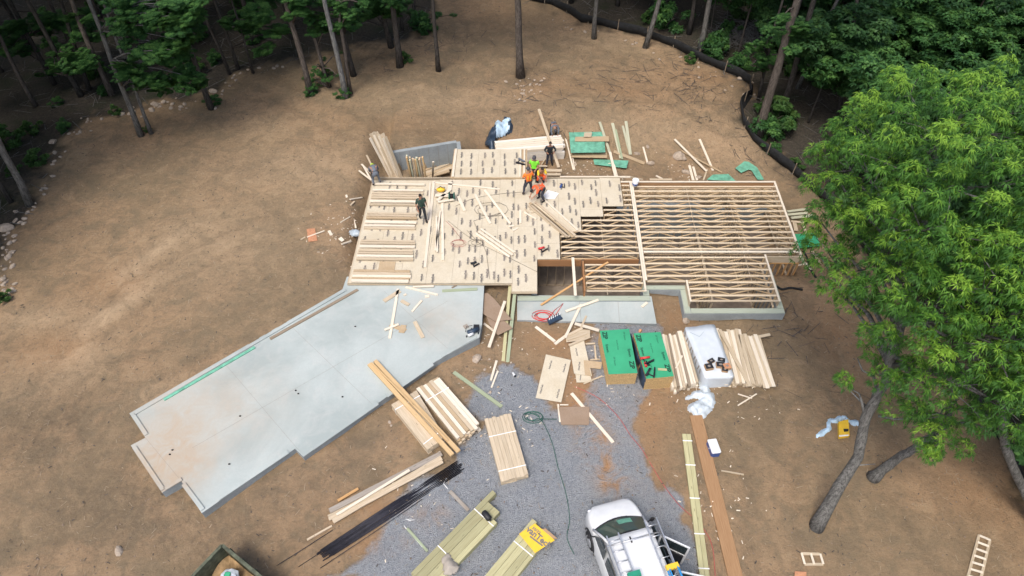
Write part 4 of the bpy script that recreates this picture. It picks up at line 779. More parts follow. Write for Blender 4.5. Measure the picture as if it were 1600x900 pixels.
for k, q in enumerate([(565, 257, 585, 276), (561, 267, 583, 284), (573, 243, 584, 266), (568, 260, 580, 282)]): board(*q, .09, ['upper white board fanned left of the rear deck corner', 'lower white board fanned left of the rear deck corner', 'tan board behind the worker at the rear left corner', 'middle white board fanned left of the rear deck corner'][k], 'bright_wood' if k != 2 else 'stud_wood', .04, .3 + .05 * k)

# ------------------------------------------------------------------ treated timber, lower middle
def plankset(e, name, boards, mat, z):
    for (x1, y1, x2, y2, wd, dz, th) in boards:
        mb = MB(); mb.beam(W(x1, y1, z + dz), W(x2, y2, z + dz), wd, th); mb.build(name, mat, e)
def far(x1, y1, x2, y2, t): return x1 + (x2 - x1) * t, y1 + (y2 - y1) * t
def timber_pile(a, b_, label, specs, straps):
    """a: far left corner pixel, b_: a pixel further along the left edge; specs: (width, start offset, z drop)"""
    A, B = W(*a, .3), W(*b_, .3); d = (B - A).normalized(); sd_ = Vector((-d.y, d.x, 0)); sd_ = sd_ if sd_.x > 0 else -sd_
    e = empty('timber_pile', (A.x + d.x * 1.2, A.y + d.y * 1.2, .0), label, 'timber pile'); x = 0
    for wd, st, dz in specs:
        for l in range(3):
            p = A + d * (st + rnd.uniform(-.02, .02) + (.0 if l == 2 else rnd.uniform(-.05, .05))) + sd_ * (x + wd / 2); q = p + d * 4.0; z_ = .3 - dz - (2 - l) * .1
            mb = MB(); mb.beam(Vector((p.x, p.y, z_ - .045)), Vector((q.x, q.y, z_ - .045)), wd * .955, .09); mb.build('timber', 'treated_wood', e)
        x += wd
    for t in straps: mb = MB(); p = A + d * t + Vector((0, 0, .008)); mb.beam(p, p + sd_ * x, .035, .006); mb.build('strap', 'paper', e)
    return e
timber_pile((769, 766), (637, 900), 'larger pile of yellow green treated timbers with a black jug on it', [(.19, 0, 0), (.29, .42, -.0), (.29, .40, .004), (.2, .78, .002)], (.95, 2.75))
timber_pile((832, 810), (757, 900), 'smaller pile of treated timbers with the yellow carton on its end', [(.22, 0, 0), (.25, .12, .003), (.25, .3, .0), (.14, .5, .004)], (1.05, 2.6))
# yellow carton sheet with lettering
P = [W(x, y, .36) for x, y in [(836, 818), (867, 844), (836, 864), (811, 834)]]; c = sum(P, Vector()) / 4
e = empty('carton_sheet', c, 'flattened yellow cardboard carton with dark lettering on the treated timbers', 'cardboard'); mb = MB(); mb.hexa([(p.x, p.y, .345) for p in (P[3], P[2], P[1], P[0])] + [(p.x, p.y, .36) for p in (P[3], P[2], P[1], P[0])]); mb.build('cardboard', 'yellow', e)
mb = MB(); mb.hexa([(p.x, p.y, .361) for p in (lerpq(P, .35, .0), lerpq(P, .9, 0), lerpq(P, 1.02, -.12), lerpq(P, .4, -.15))] + [(p.x, p.y, .37) for p in (lerpq(P, .35, .0), lerpq(P, .9, 0), lerpq(P, 1.02, -.12), lerpq(P, .4, -.15))]); mb.build('torn_flap', 'card', e)
d = W(866, 858, .36) - W(826, 826, .36); ang = math.atan2(d.y, d.x); mb = MB()
for txt, sz, (px, py), of in [('50/32', .15, (838, 829), .006), ('vanTech', .3, (842, 840), .012)]: add_text(mb, txt, sz, Matrix.Translation(W(px, py, .364)) @ Matrix.Rotation(ang, 4, 'Z'), 0, of)
p, q = W(828, 838, .365), W(848, 853, .365); mb.beam(p, q, .06, .003); mb.build('lettering', 'ink', e)
# jug, boot-like rag
p = W(761, 808, .36); e = empty('jug', p, 'small black plastic jug lying on the larger treated timber pile', 'jug'); mb = MB(); a = Vector((.1, -.12, 0))
mb.tube([p - a * 1.4 + Vector((0, 0, .08)), p - a * 1.2 + Vector((0, 0, .08)), p + a * .9 + Vector((0, 0, .08)), p + a * 1.1 + Vector((0, 0, .08))], [.07, .11, .11, .06], 12); mb.build('bottle', 'black_plastic', e); mb = MB(); mb.tube([p + a * 1.1 + Vector((0, 0, .08)), p + a * 1.4 + Vector((0, 0, .08))], .03, 8); mb.build('cap', 'steel', e)
crumple([(690, 872), (700, 868), (709, 878), (716, 886), (706, 896), (697, 894)], .38, .12, 'crumpled pale rag on the larger treated timber pile', 'grey_wood', 'rag', None, 8, .05)
for q, lab in [([(712, 737), (697, 748), (693, 756), (700, 764)], 'loose white strap curling above the short grey board'), ([(643, 810), (628, 814), (633, 824), (660, 855)], 'loose white strap beside the green stake'), ([(648, 812), (640, 813), (634, 811)], 'small white strap scrap beside the green stake')]:
    mb = MB(); mb.tube([G(x, y, .04) for x, y in q], .016, 5); tag(mb.build('strap', 'paper'), lab, 'strap')

# ------------------------------------------------------------------ right side boards, cooler, ladder, frames
p1, p2 = G(1072, 680, .05), G(1104, 930, .05)
e = empty('treated_beam', p1, 'pair of treated boards strapped together, running toward the camera left of the rust plank', 'board'); d = (p2 - p1).normalized(); sd_ = Vector((-d.y, d.x, 0))
for s_ in (-1, 1): mb = MB(); mb.beam(p1 + sd_ * .085 * s_ + Vector((0, 0, .05)), p2 + sd_ * .085 * s_ + Vector((0, 0, .05)), .16, .1); mb.build('board', 'treated_wood', e)
for t in (.05, .22, .44, .66, .86): mb = MB(); q = p1.lerp(p2, t) + Vector((0, 0, .106)); mb.beam(q - sd_ * .19, q + sd_ * .19, .04, .008); mb.build('strap', 'paper', e)
p1, p2 = G(1087, 650, .03), G(1152, 915, .03); tag(MB().beam(p1 + Vector((0, 0, .03)), p2 + Vector((0, 0, .03)), .5, .06).build('plank', 'plank_wood'), 'very long wide rust brown plank running toward the camera', 'plank')
p = G(1113, 704); e = empty('cooler', p, 'white topped blue cooler beside the rust brown plank', 'cooler'); m4 = Matrix.Translation(p) @ Matrix.Rotation(R(8), 4, 'Z')
def rbox(m4, a, b_, z0, z1, name, mat, par, bev=.02):
    bm = bmesh.new(); bmesh.ops.create_cube(bm, size=1); bmesh.ops.scale(bm, vec=(a, b_, z1 - z0), verts=bm.verts); bmesh.ops.translate(bm, vec=(0, 0, (z0 + z1) / 2), verts=bm.verts); bmesh.ops.bevel(bm, geom=bm.edges[:], offset=bev, segments=2, affect='EDGES'); bm.transform(Matrix.Translation(-Vector(par.location)) @ m4)
    me = bpy.data.meshes.new(name); bm.to_mesh(me); bm.free(); me.materials.append(M[mat]); return link(name, me, (0, 0, 0), par)
rbox(m4, .34, .58, 0, .3, 'tub', 'blue_plastic', e); rbox(m4, .36, .6, .302, .38, 'lid', 'paint_white', e); rbox(m4, .39, .03, .2, .24, 'handle', 'paper', e, .008)
def frame(px, py, pts_long, n, label, wd=.09, name='wooden_ladder', cat='ladder'):
    (a1, a2), (b1, b2) = pts_long; A1, A2, B1, B2 = [G(*q, .03) for q in (a1, a2, b1, b2)]; e = empty(name, A1.lerp(B1, .5), label, cat)
    for p, q in ((A1, A2), (B1, B2)): mb = MB(); mb.beam(p, q, wd, .04, up=(0, 0, 1)); mb.build('rail', 'stud_wood', e)
    for i in range(n): t = (i + .0) / (n - 1) if name != 'wooden_ladder' else (i + .15) / n; mb = MB(); mb.beam(A1.lerp(A2, t) + Vector((0, 0, .04)), B1.lerp(B2, t) + Vector((0, 0, .04)), .07, .035); mb.build('rung', 'bright_wood', e)
frame(0, 0, (((1530, 836), (1510, 910)), ((1547, 843), (1530, 915))), 7, 'site made wooden ladder lying on the dirt at bottom right')
frame(0, 0, (((1252, 865), (1281, 866)), ((1257, 882), (1286, 882))), 3, 'small rectangular wooden frame lying below the oak trunk', name='pallet_frame', cat='pallet')
P = [G(1310, 660, .1), G(1325, 656, .1), G(1327, 682, .1), G(1311, 684, .1)]; zt = .16; c = sum(P, Vector()) / 4; e = empty('yellow_carton', Vector((c.x, c.y, c.z - .1)), 'yellow carton with a black patch lying in the dirt near the oak', 'carton')
mb = MB(); mb.hexa([(p.x, p.y, p.z - .1) for p in P[::-1]] + [(p.x, p.y, p.z + .05) for p in P[::-1]]); mb.build('box_body', 'yellow', e); mb = MB(); z_ = max(p.z for p in P) + .055; mb.hexa([tuple(W(x, y, z_)) for x, y in [(1319, 675), (1326, 674), (1326, 670), (1318, 670)]] + [tuple(W(x, y, z_ + .006)) for x, y in [(1319, 675), (1326, 674), (1326, 670), (1318, 670)]]); mb.build('black_patch', 'black_plastic', e); mb = MB(); mb.hexa([tuple(W(x, y, z_)) for x, y in [(1311, 682.5), (1326, 681), (1326, 679), (1311, 680)]] + [tuple(W(x, y, z_ + .006)) for x, y in [(1311, 682.5), (1326, 681), (1326, 679), (1311, 680)]]); mb.build('print_band', 'paper', e)
# small dark box and red hose on porch, tools on slab corner, bucket on joists, hose reel
p = [W(x, y, .16) for x, y in [(855, 500), (873, 490), (879, 498), (858, 507)]]; c = sum(p, Vector()) / 4; e = empty('tool_box', (c.x, c.y, .106), 'flat dark tool box with white letters on the porch slab edge', 'tool box'); mb = MB(); mb.hexa([(q.x, q.y, .106) for q in (p[3], p[2], p[1], p[0])] + [(q.x, q.y, .2) for q in (p[3], p[2], p[1], p[0])]); mb.build('box_body', 'tarp_dark', e)
mb = MB()
for k in range(6): q = W(858 + k * 3.2, 500 - k * 1.6, .205); mb.beam(q, q + Vector((.04, .12, 0)), .03, .004)
mb.build('print_marks', 'paper', e)
def loops(px, py, z, r, n, mat, label, sd=1, tails=(), name='air_hose', rad=.016):
    rr = random.Random(sd); c = W(px, py, z); pts = []
    for i in range(n * 12): t = i / 12 * 2 * math.pi; k = r * (1 + .3 * math.sin(t * .37 + sd)); pts.append(c + Vector((k * math.cos(t) * 1.25 + .15 * r * math.sin(t * .23), k * math.sin(t) * .8, .012 + .006 * (i % 5))))
    for (x, y) in tails: pts.append(W(x, y, z + .015))
    mb = MB(); mb.tube(pts, rad, 5); return tag(mb.build(name, mat), label, 'hose')
loops(848, 494, .11, .32, 4, 'red', 'coiled red hose on the left of the porch slab', 3, [(866, 485), (880, 474), (868, 492)])
loops(885, 292 + 100, DZ, .2, 1, 'hose_black', 'x') if False else None
loops(765, 328, DZ, .55, 2, 'cable', 'thin dark hose looping across the middle deck', 5, [(740, 345), (760, 395), (765, 436)], rad=.009)
loops(715, 380, DZ, .3, 2, 'hose_red', 'thin red hose squiggle on the left front of the deck', 9, [(704, 352), (696, 345)], rad=.008); loops(743, 380, DZ, .25, 2, 'cable', 'thin dark hose squiggle beside the diagonal bundle', 13, [(730, 360)], rad=.008)
loops(832, 652, hz(.8, 14.1) + .02, .28, 3, 'hose_green', 'small coil of green hose on the gravel', 4, [(870, 655)])
def hose(pts, mat, label, r=.014, z=None):
    P = [G(x, y, .025) if z is None else W(x, y, z) for x, y in pts]; Q = []
    for i in range(len(P) - 1):
        p0, p1, p2, p3 = P[max(i - 1, 0)], P[i], P[i + 1], P[min(i + 2, len(P) - 1)]
        for k in range(6): t = k / 6; Q.append(.5 * ((2 * p1) + (p2 - p0) * t + (2 * p0 - 5 * p1 + 4 * p2 - p3) * t * t + (3 * p1 - p0 - 3 * p2 + p3) * t ** 3))
    Q.append(P[-1]); mb = MB(); mb.tube(Q, r, 5); tag(mb.build('hose', mat), label, 'hose')
hose([(828, 645), (845, 655), (862, 690), (872, 730), (884, 770), (890, 810), (886, 840), (897, 866)], 'hose_green', 'green hose snaking over the gravel to the left of the van')
hose([(898, 604), (935, 622), (965, 650), (985, 680), (1005, 705), (1035, 755), (1062, 790), (1090, 815), (1112, 850), (1118, 905)], 'hose_red', 'long red hose running past the van and under the treated pair')
hose([(815, 300), (780, 303), (740, 310), (712, 322)], 'cable', 'thin cable trailing from the orange worker over the deck', .008, DZ + .01); hose([(700, 345), (740, 375), (800, 405), (840, 425)], 'cable', 'long thin cable across the front half of the deck', .008, DZ + .01)
p = W(706, 309, DZ + .08); e = empty('hose_reel', p, 'round dark hose reel on the deck beside short white boards', 'hose reel'); mb = MB(); mb.tube([p + Vector((-.15, 0, .12)), p + Vector((-.1, 0, .12))], .2, 16); mb.tube([p + Vector((.1, 0, .12)), p + Vector((.15, 0, .12))], .2, 16); mb.build('flange', 'hose_green', e); mb = MB(); mb.tube([p + Vector((-.1, 0, .12)), p + Vector((.1, 0, .12))], .13, 12); mb.build('drum', 'rubber', e)
p = W(689, 299, DZ); e = empty('yellow_bag', p, 'yellow tool bag among short boards at the rear of the deck', 'bag'); mb = MB(); mb.ell(p + Vector((0, 0, .12)), (.24, .14, .13), 10, 6); mb.build('bag_body', 'yellow', e); mb = MB(); mb.tube([p + Vector((-.15, 0, .2)), p + Vector((0, 0, .34)), p + Vector((.15, 0, .2))], .018, 6); mb.build('strap', 'black_plastic', e)
p = W(992, 290, D + .01); e = empty('bucket', p, 'white bucket with a blue band standing on the rear joists', 'bucket'); mb = MB(); mb.tube([p, p + Vector((0, 0, .36))], [.14, .17], 14); mb.build('pail', 'paint_white', e); mb = MB(); mb.tube([p + Vector((0, 0, .1)), p + Vector((0, 0, .2))], [.152, .162], 14); mb.build('band', 'blue_plastic', e); mb = MB(); mb.tube([p + Vector((0, 0, .362)), p + Vector((0, 0, .385))], .178, 14); mb.build('lid', 'paper', e)
p = W(740, 521, SLABZ); e = empty('tool_heap', p, 'heap of a black compressor and dark tools on the slab corner', 'compressor'); mb = MB(); mb.tube([p + Vector((-.25, -.1, .16)), p + Vector((.2, .12, .16))], .11, 10); mb.build('tank', 'tarp_dark', e); mb = MB(); mb.tube([p + Vector((-.22, -.2, .12)), p + Vector((-.02, -.08, .12))], .08, 10); mb.build('motor', 'paint_white', e); mb = MB(); mb.box(p.x - .0, p.x + .25, p.y + .1, p.y + .3, p.z, p.z + .25); mb.build('pump', 'black_plastic', e)
mb = MB(); [mb.tube([p + Vector((x, y, .0)), p + Vector((x + .01, y, .1))], .03, 6) for x, y in ((-.3, -.2), (.2, -.02), (-.1, .2))]; mb.tube([p + Vector((-.35, .0, .1)), p + Vector((-.3, .15, .3)), p + Vector((-.05, .2, .3))], .014, 6); mb.build('handle', 'steel', e)
p = G(803, 585, .06); e = empty('spray_can', p, 'white spray can lying on the gravel tip', 'can'); mb = MB(); a = Vector((.05, -.1, 0)); mb.tube([p - a, p + a * .7], .05, 10); mb.build('can_body', 'paint_white', e); mb = MB(); mb.tube([p + a * .7, p + a * 1.1], .045, 10); mb.build('cap', 'black_plastic', e)
# dark pipes at the right corner of the house
hose([(1213, 447), (1222, 452), (1236, 450), (1254, 453)], 'black_fabric', 'black drain pipe at the foot of the right stud wall', .06); hose([(1255, 392), (1262, 405), (1266, 420), (1275, 434)], 'black_fabric', 'black drain pipe lying under the oak leaves beside the boards', .06)
# dumpster
zt = 1.25; C0, CL, CR = W(347, 852, zt), W(290, 912, zt), W(440, 912, zt)
dl = (CL - C0).normalized(); dr = (CR - C0).normalized(); dr = Vector((-dl.y, dl.x, 0)) if Vector((-dl.y, dl.x, 0)).dot(dr) > 0 else Vector((dl.y, -dl.x, 0))
e = empty('dumpster', (C0.x, C0.y, hz(C0.x, C0.y)), 'open dark green steel waste skip at the bottom edge, its far corner visible', 'dumpster'); LL, LR = 2.4, 5.0
for nm, a, d_, ln in [('side_wall', C0, dl, LL), ('side_wall', C0, dr, LR), ('side_wall', C0 + dl * LL, dr, LR), ('end_wall', C0 + dr * LR, dl, LL)]:
    mb = MB(); q = a + Vector((0, 0, -.62)); mb.beam(q + d_ * .03, q + d_ * (ln - .03), .05, 1.22, up=(0, 0, 1)); k = .3
    mb.beam(a + d_ * 0, a + d_ * ln, .1, .08)
    while k < ln: n_ = d_.cross(Vector((0, 0, 1))); s_ = -1 if (a + n_ * .3 - (C0 + dl * LL / 2 + dr * LR / 2)).length < (a - n_ * .3 - (C0 + dl * LL / 2 + dr * LR / 2)).length else 1; r_ = a + d_ * k + n_ * .06 * s_; mb.beam(r_ + Vector((0, 0, -.05)), r_ + Vector((0, 0, -1.2)), .08, .06, up=tuple(d_)); k += .6
    mb.build(nm, 'dump_green', e)
mb = MB(); RW = []
for i in range(22):
    RW.append([C0 + dl * (.05 + (LL - .1) * j / 12) + dr * (.05 + (LR - .1) * i / 21) + Vector((0, 0, -.75 + .25 * math.sin(i * 1.3 + j) * .4 + rnd.uniform(-.06, .06))) for j in range(13)])
mb.grid(RW, 0, False); mb.build('soil_load', 'dirt_load', e)
pt = C0 + dr * .9 + dl * .55
for k, (du, dv, sx, m, lab, nm) in enumerate([(.25, .25, .3, 'wrap_white', 'crumpled white and green bag of rubbish in the waste skip', 'rubbish_bag'), (.75, .5, .3, 'tarp_dark', 'dark rubbish bag beside the white one in the waste skip', 'rubbish_bag')]):
    q = C0 + dr * (.5 + du) + dl * (.3 + dv); q.z = zt - .72; e2 = empty(nm, q, lab, 'rubbish bag'); mb = MB(); rr = random.Random(k)
    RWS = [[q + Vector((math.cos(t * .7) * sx * math.sin(ph * .45) * (1 + rr.uniform(-.2, .2)), math.sin(t * .7) * sx * math.sin(ph * .45) * (1 + rr.uniform(-.2, .2)), .35 * (1 - math.cos(ph * .45)) * .6)) for ph in range(7)] for t in range(10)]
    mb.grid(RWS, 0, False); mb.build('bag_skin', m, e2); mb = MB(); mb.box(q.x - .1, q.x + .08, q.y - .12, q.y + .1, q.z + .4, q.z + .42); mb.build('label_patch', 'zip_green' if k == 0 else 'paper', e2)

# ------------------------------------------------------------------ people
def skin(name, pts, edges, rad, mat, parent, root=0, extra=None, sub=1):
    me = bpy.data.meshes.new('t'); me.from_pydata([tuple(p) for p in pts], edges, []); ob = bpy.data.objects.new('t', me); COL.objects.link(ob)
    ob.modifiers.new('s', 'SKIN'); sv = me.skin_vertices[0].data if me.skin_vertices else None
    if sv is None:
        bm = bmesh.new(); bm.from_mesh(me); bm.verts.layers.skin.verify(); bm.to_mesh(me); bm.free(); sv = me.skin_vertices[0].data
    for i, r in enumerate(rad): sv[i].radius = (r, r) if not isinstance(r, tuple) else r; sv[i].use_root = (i == root)
    ss = ob.modifiers.new('u', 'SUBSURF'); ss.levels = sub; ss.render_levels = sub; bpy.context.view_layer.update()
    r = bpy.data.meshes.new_from_object(ob.evaluated_get(bpy.context.evaluated_depsgraph_get())); bpy.data.objects.remove(ob); bpy.data.meshes.remove(me)
    if extra:
        bm = bmesh.new(); bm.from_mesh(r); t = bpy.data.meshes.new('t2'); t.from_pydata([tuple(v) for v in extra.v], [], extra.f); bm.from_mesh(t); bm.to_mesh(r); bm.free(); bpy.data.meshes.remove(t)
    r.name = name; r.materials.clear(); r.materials.append(M[mat])
    r.polygons.foreach_set('use_smooth', np.ones(len(r.polygons), bool)); r.polygons.foreach_set('material_index', np.zeros(len(r.polygons), np.int32))
    return link(name, r, (0, 0, 0), parent)
STAND = dict(hip=(0, 0, .95), waist=(0, .01, 1.1), chest=(0, .02, 1.33), neck=(0, .02, 1.49), head=(0, .05, 1.63),
             shL=(-.19, .02, 1.43), shR=(.19, .02, 1.43), elL=(-.26, -.02, 1.15), elR=(.26, -.02, 1.15), wrL=(-.27, .1, .92), wrR=(.27, .1, .92),
             hpL=(-.1, 0, .9), hpR=(.1, 0, .9), knL=(-.12, .03, .5), knR=(.12, .03, .5), anL=(-.14, -.01, .09), anR=(.14, -.01, .09), look=(0, 1, -.15))
def person(loc, rz, pose, label, shirt, trousers, hat, belt=True, vest=None, sleeves='skin'):
    J = dict(STAND); J.update(pose); J = {k: Vector(v) for k, v in J.items()}
    e = empty('person', loc, label, 'person', rz=R(rz)); e['_local'] = True; e.scale = (.95, .95, .95)
    for s in 'LR':
        f = Vector((.02 if s == 'R' else -.02, 1, 0)).normalized(); J['to' + s] = J['an' + s] + f * .17 + Vector((0, 0, -.05))
    names = ['hip', 'waist', 'chest', 'neck', 'head', 'shL', 'elL', 'wrL', 'shR', 'elR', 'wrR', 'hpL', 'knL', 'anL', 'hpR', 'knR', 'anR']
    ed = [(0, 1), (1, 2), (2, 3), (3, 4), (2, 5), (5, 6), (6, 7), (2, 8), (8, 9), (9, 10), (0, 11), (11, 12), (12, 13), (0, 14), (14, 15), (15, 16)]
    rad = [.125, .115, .14, .055, .085, .065, .045, .032, .065, .045, .032, .095, .06, .045, .095, .06, .045]
    ex = MB(); lk = J['look'].normalized(); up = (J['head'] - J['neck']).normalized(); rt = lk.cross(up).normalized(); fw = up.cross(rt).normalized()
    rot = Matrix((rt, fw, up)).transposed(); H = J['head'] + up * .04
    ex.ell(H, (.076, .095, .115), 12, 9, 0, rot); ex.ell(H + fw * .1 - up * .01, (.014, .02, .024), 6, 5, 0, rot)
    for s in (-1, 1): ex.ell(H + rt * .078 * s, (.012, .022, .032), 6, 5, 0, rot); ex.ell(H + rt * .032 * s + fw * .082 + up * .018, (.016, .012, .009), 6, 4, 0, rot)
    ex.ell(H + fw * .086 - up * .05, (.026, .01, .008), 6, 4, 0, rot)
    for s in 'LR':   # hands: palm plus five bent fingers
        w_, el = J['wr' + s], J['el' + s]; d = (w_ - el).normalized(); a = d.cross(Vector((0, 0, 1))); a = a.normalized() if a.length > .1 else Vector((1, 0, 0)); b_ = d.cross(a)
        hr = Matrix((a, b_, d)).transposed(); ex.ell(w_ + d * .05, (.042, .018, .055), 8, 6, 0, hr)
        for i, ln in enumerate((.065, .078, .072, .055)): p = w_ + d * .09 + a * (-.03 + .02 * i); ex.tube([p, p + d * ln * .5 + b_ * .006, p + d * ln * .85 + b_ * .03], [.0095, .009, .007], 5)
        p = w_ + d * .035 + a * .036; ex.tube([p, p + a * .03 + d * .03, p + a * .034 + d * .06 + b_ * .01], [.012, .011, .008], 5)
    skin('body', [J[n] for n in names], ed, rad, 'skin', e, 0, ex, 2)
    ext = lambda a, b_, t: J[a].lerp(J[b_], t)
    pts = [J['waist'].lerp(J['hip'], .5), J['waist'], J['chest'], J['chest'].lerp(J['neck'], .5), J['shL'], ext('shL', 'elL', .9 if sleeves == 'skin' else 1), J['shR'], ext('shR', 'elR', .9 if sleeves == 'skin' else 1)]
    ed2 = [(0, 1), (1, 2), (2, 3), (2, 4), (4, 5), (2, 6), (6, 7)]; rd = [.15, .14, .165, .09, .085, .062, .085, .062]
    if sleeves != 'skin': pts += [ext('elL', 'wrL', .95), ext('elR', 'wrR', .95)]; ed2 += [(5, 8), (7, 9)]; rd += [.045, .045]
    skin('shirt', pts, ed2, rd, shirt, e, 1)
    pts = [J['hip'].lerp(J['waist'], .3), J['hip'], J['hpL'], J['knL'], ext('knL', 'anL', .9), J['hpR'], J['knR'], ext('knR', 'anR', .9)]
    skin('trousers', pts, [(0, 1), (1, 2), (2, 3), (3, 4), (1, 5), (5, 6), (6, 7)], [.14, .14, .115, .078, .066, .115, .078, .066], trousers, e, 1)
    for s in 'LR': skin('boot', [J['an' + s] + Vector((0, 0, .08)), J['an' + s] - Vector((0, 0, .03)), J['to' + s]], [(0, 1), (1, 2)], [.055, .055, .045], 'rubber', e, 1)
    mb = MB(); nseg = 10
    if hat.startswith('helmet'):
        b = len(mb.v)
        mb.ell(H + up * .035, (.108, .125, .105), 14, 8, 0, rot); mb.ell(H + up * .03 + fw * .05, (.11, .14, .014), 12, 4, 0, rot); mb.build('hard_hat', hat, e, (0, 0, 0))
    else: mb.ell(H + up * .025 - fw * .015, (.085, .1, .107), 12, 8, 0, rot); mb.build('hair', hat, e, (0, 0, 0))
    if belt:
        mb = MB(); c = J['hip'].lerp(J['waist'], .35)
        for s in (-1, 1): mb.ell(c + Vector((.16 * s, .0, -.08)), (.06, .09, .11), 8, 6)
        mb.ell(c, (.165, .14, .03), 12, 4); mb.build('tool_belt', 'dark_cloth', e, (0, 0, 0))
    if vest:
        mb = MB(); up2 = (J['neck'] - J['waist']).normalized(); r2 = Vector((1, 0, 0)); f2 = up2.cross(r2)
        for s in (-1, 1):
            for fb in (-1, 1): mb.beam(J['waist'] + r2 * .08 * s + f2 * .175 * fb, J['chest'] + r2 * .09 * s + f2 * .18 * fb + up2 * .06, .045, .012, up=tuple(f2))
        mb.build('vest_stripe', vest, e, (0, 0, 0))
    del e['_local']; return e
BEND = dict(hip=(0, -.12, .88), waist=(0, .04, 1.0), chest=(0, .26, 1.05), neck=(0, .4, 1.0), head=(0, .52, .93), shL=(-.19, .32, 1.02), shR=(.19, .32, 1.02), elL=(-.24, .42, .76), elR=(.24, .42, .76), wrL=(-.18, .52, .52), wrR=(.18, .52, .52), hpL=(-.1, -.12, .84), hpR=(.1, -.12, .84), knL=(-.16, .04, .48), knR=(.16, .06, .48), anL=(-.2, -.08, .09), anR=(.2, -.02, .09), look=(0, .6, -.8))
CROUCH = dict(hip=(0, -.15, .42), waist=(0, -.06, .58), chest=(0, .08, .8), neck=(0, .15, .94), head=(0, .22, 1.05), shL=(-.19, .12, .88), shR=(.19, .12, .88), elL=(-.24, .3, .65), elR=(.24, .3, .65), wrL=(-.15, .48, .5), wrR=(.15, .48, .5), hpL=(-.1, -.15, .4), hpR=(.1, -.15, .4), knL=(-.18, .25, .5), knR=(.18, .22, .5), anL=(-.16, .02, .09), anR=(.16, -.06, .09), look=(0, .8, -.5))
WALK = dict(knL=(-.1, .16, .52), anL=(-.12, .22, .1), knR=(.1, .0, .5), anR=(.12, -.22, .12), wrL=(-.3, -.02, .9), wrR=(.26, .28, 1.0), elR=(.27, .02, 1.13))
BENDW = dict(BEND); BENDW.update(wrL=(-.22, .62, .62), wrR=(.1, .6, .5))
D0 = D + .005
person(W(661, 343, D0), 200, WALK, 'person in a dark green shirt and black shorts walking on the left of the deck', 'dark_green_cloth', 'dark_cloth', 'hair')
person(W(825, 303, D0), 20, dict(knL=(-.2, .05, .5), anL=(-.26, 0, .09), knR=(.18, .05, .5), anR=(.24, 0, .09), elL=(-.32, .02, 1.18), elR=(.32, .02, 1.18), wrL=(-.2, .2, 1.0), wrR=(.2, .2, 1.0), look=(0, 1, -.5)), 'person in an orange vest with dark hat standing with legs apart on the deck', 'orange_cloth', 'jeans', 'helmet_dark', True, 'yellow_cloth')
person(W(845, 313, D0), 118, BENDW, 'person in a coral orange shirt bending over the diagonal planks', 'coral_cloth', 'jeans', 'hair')
person(W(834, 283, D0), 170, dict(look=(0, 1, -.6), wrL=(-.12, .25, 1.0), wrR=(.12, .25, 1.0)), 'person in a lime green shirt with dark trousers at the rear deck edge', 'lime_cloth', 'dark_cloth', 'helmet_dark', True)
person(W(844, 284, D0), 200, CROUCH, 'person in a yellow and red vest crouching right of the lime shirted person', 'yellow_cloth', 'coral_cloth', 'hair', False, 'coral_cloth')
pd = G(858, 258); person(pd, 185, dict(elL=(-.34, .1, 1.22), wrL=(-.22, .3, 1.2), elR=(.34, .1, 1.22), wrR=(.22, .3, 1.2), anL=(-.18, -.05, .09), anR=(.18, .1, .09)), 'person in black shirt and dark trousers behind the house holding the long wide board', 'dark_cloth', 'jeans', 'hair', True, None, 'long')
pd = G(864, 214); person(pd, 190, dict(BEND), 'person in grey shirt bending behind the long white lumber pile', 'grey_cloth', 'dark_cloth', 'helmet_dark', True, None, 'long')
person(W(589, 288, D0), 20, dict(BEND), 'person in grey clothes and lime hard hat bending at the rear left deck corner', 'grey_cloth', 'grey_cloth', 'helmet_lime', True, None, 'long')

# ------------------------------------------------------------------ white van with ladders
vo = Vector((4.18, 7.55, 0)); va = R(15.5); VM = Matrix.Translation(Vector((vo.x, vo.y, hz(vo.x, vo.y)))) @ Matrix.Rotation(va, 4, 'Z')   # local +y = front
van = empty('work_van', VM.translation, 'white work van with ladders on its roof rack and right side doors open', 'van', rz=va); van['_local'] = True
def rr_section(y, hw, z0, z1, r, top_in=0.0, n=5):
    """half widths, rounded rectangle cross-section; top narrowed by top_in"""
    pts = []
    for (cx, cz, a0) in ((hw - r, z0 + .08, -90), (hw - top_in - r, z1 - r, 0), (-(hw - top_in - r), z1 - r, 90), (-(hw - r), z0 + .08, 180)):
        for k in range(n + 1):
            a = R(a0 + 90 * k / n); rx = r; rz_ = r if cz > z0 + .1 else .08; pts.append((cx + rx * math.cos(a), y, cz + rz_ * math.sin(a)))
    return pts
def loft(secs, name, mat, parent, cap=True):
    mb = MB(); n = len(secs[0]); b = len(mb.v)
    for s_ in secs: mb.v += s_
    for i in range(len(secs) - 1):
        for k in range(n): k2 = (k + 1) % n; mb.face([b + i * n + k, b + i * n + k2, b + (i + 1) * n + k2, b + (i + 1) * n + k][::-1], None, 0, True)
    if cap: mb.face([b + k for k in range(n)][::1]); mb.face([b + (len(secs) - 1) * n + k for k in range(n)][::-1])
    return mb.build(name, mat, parent)
Lb = [(-3.0, .90, .45, 1.12, .1), (-2.9, .98, .40, 1.16, .12), (0, 1.0, .38, 1.17, .12), (1.9, 1.0, .38, 1.17, .12), (2.15, .985, .38, 1.16, .14), (2.45, .96, .38, 1.10, .16), (2.7, .90, .40, 1.02, .18), (2.86, .80, .45, .92, .2), (2.92, .68, .52, .82, .15)]
loft([rr_section(y, hw, z0, z1, r, .05) for y, hw, z0, z1, r in Lb], 'body', 'paint_white', van)
def gh(y, hw, z, r=.12, ti=0):
    return rr_section(y, hw, 1.08, z, r, ti)
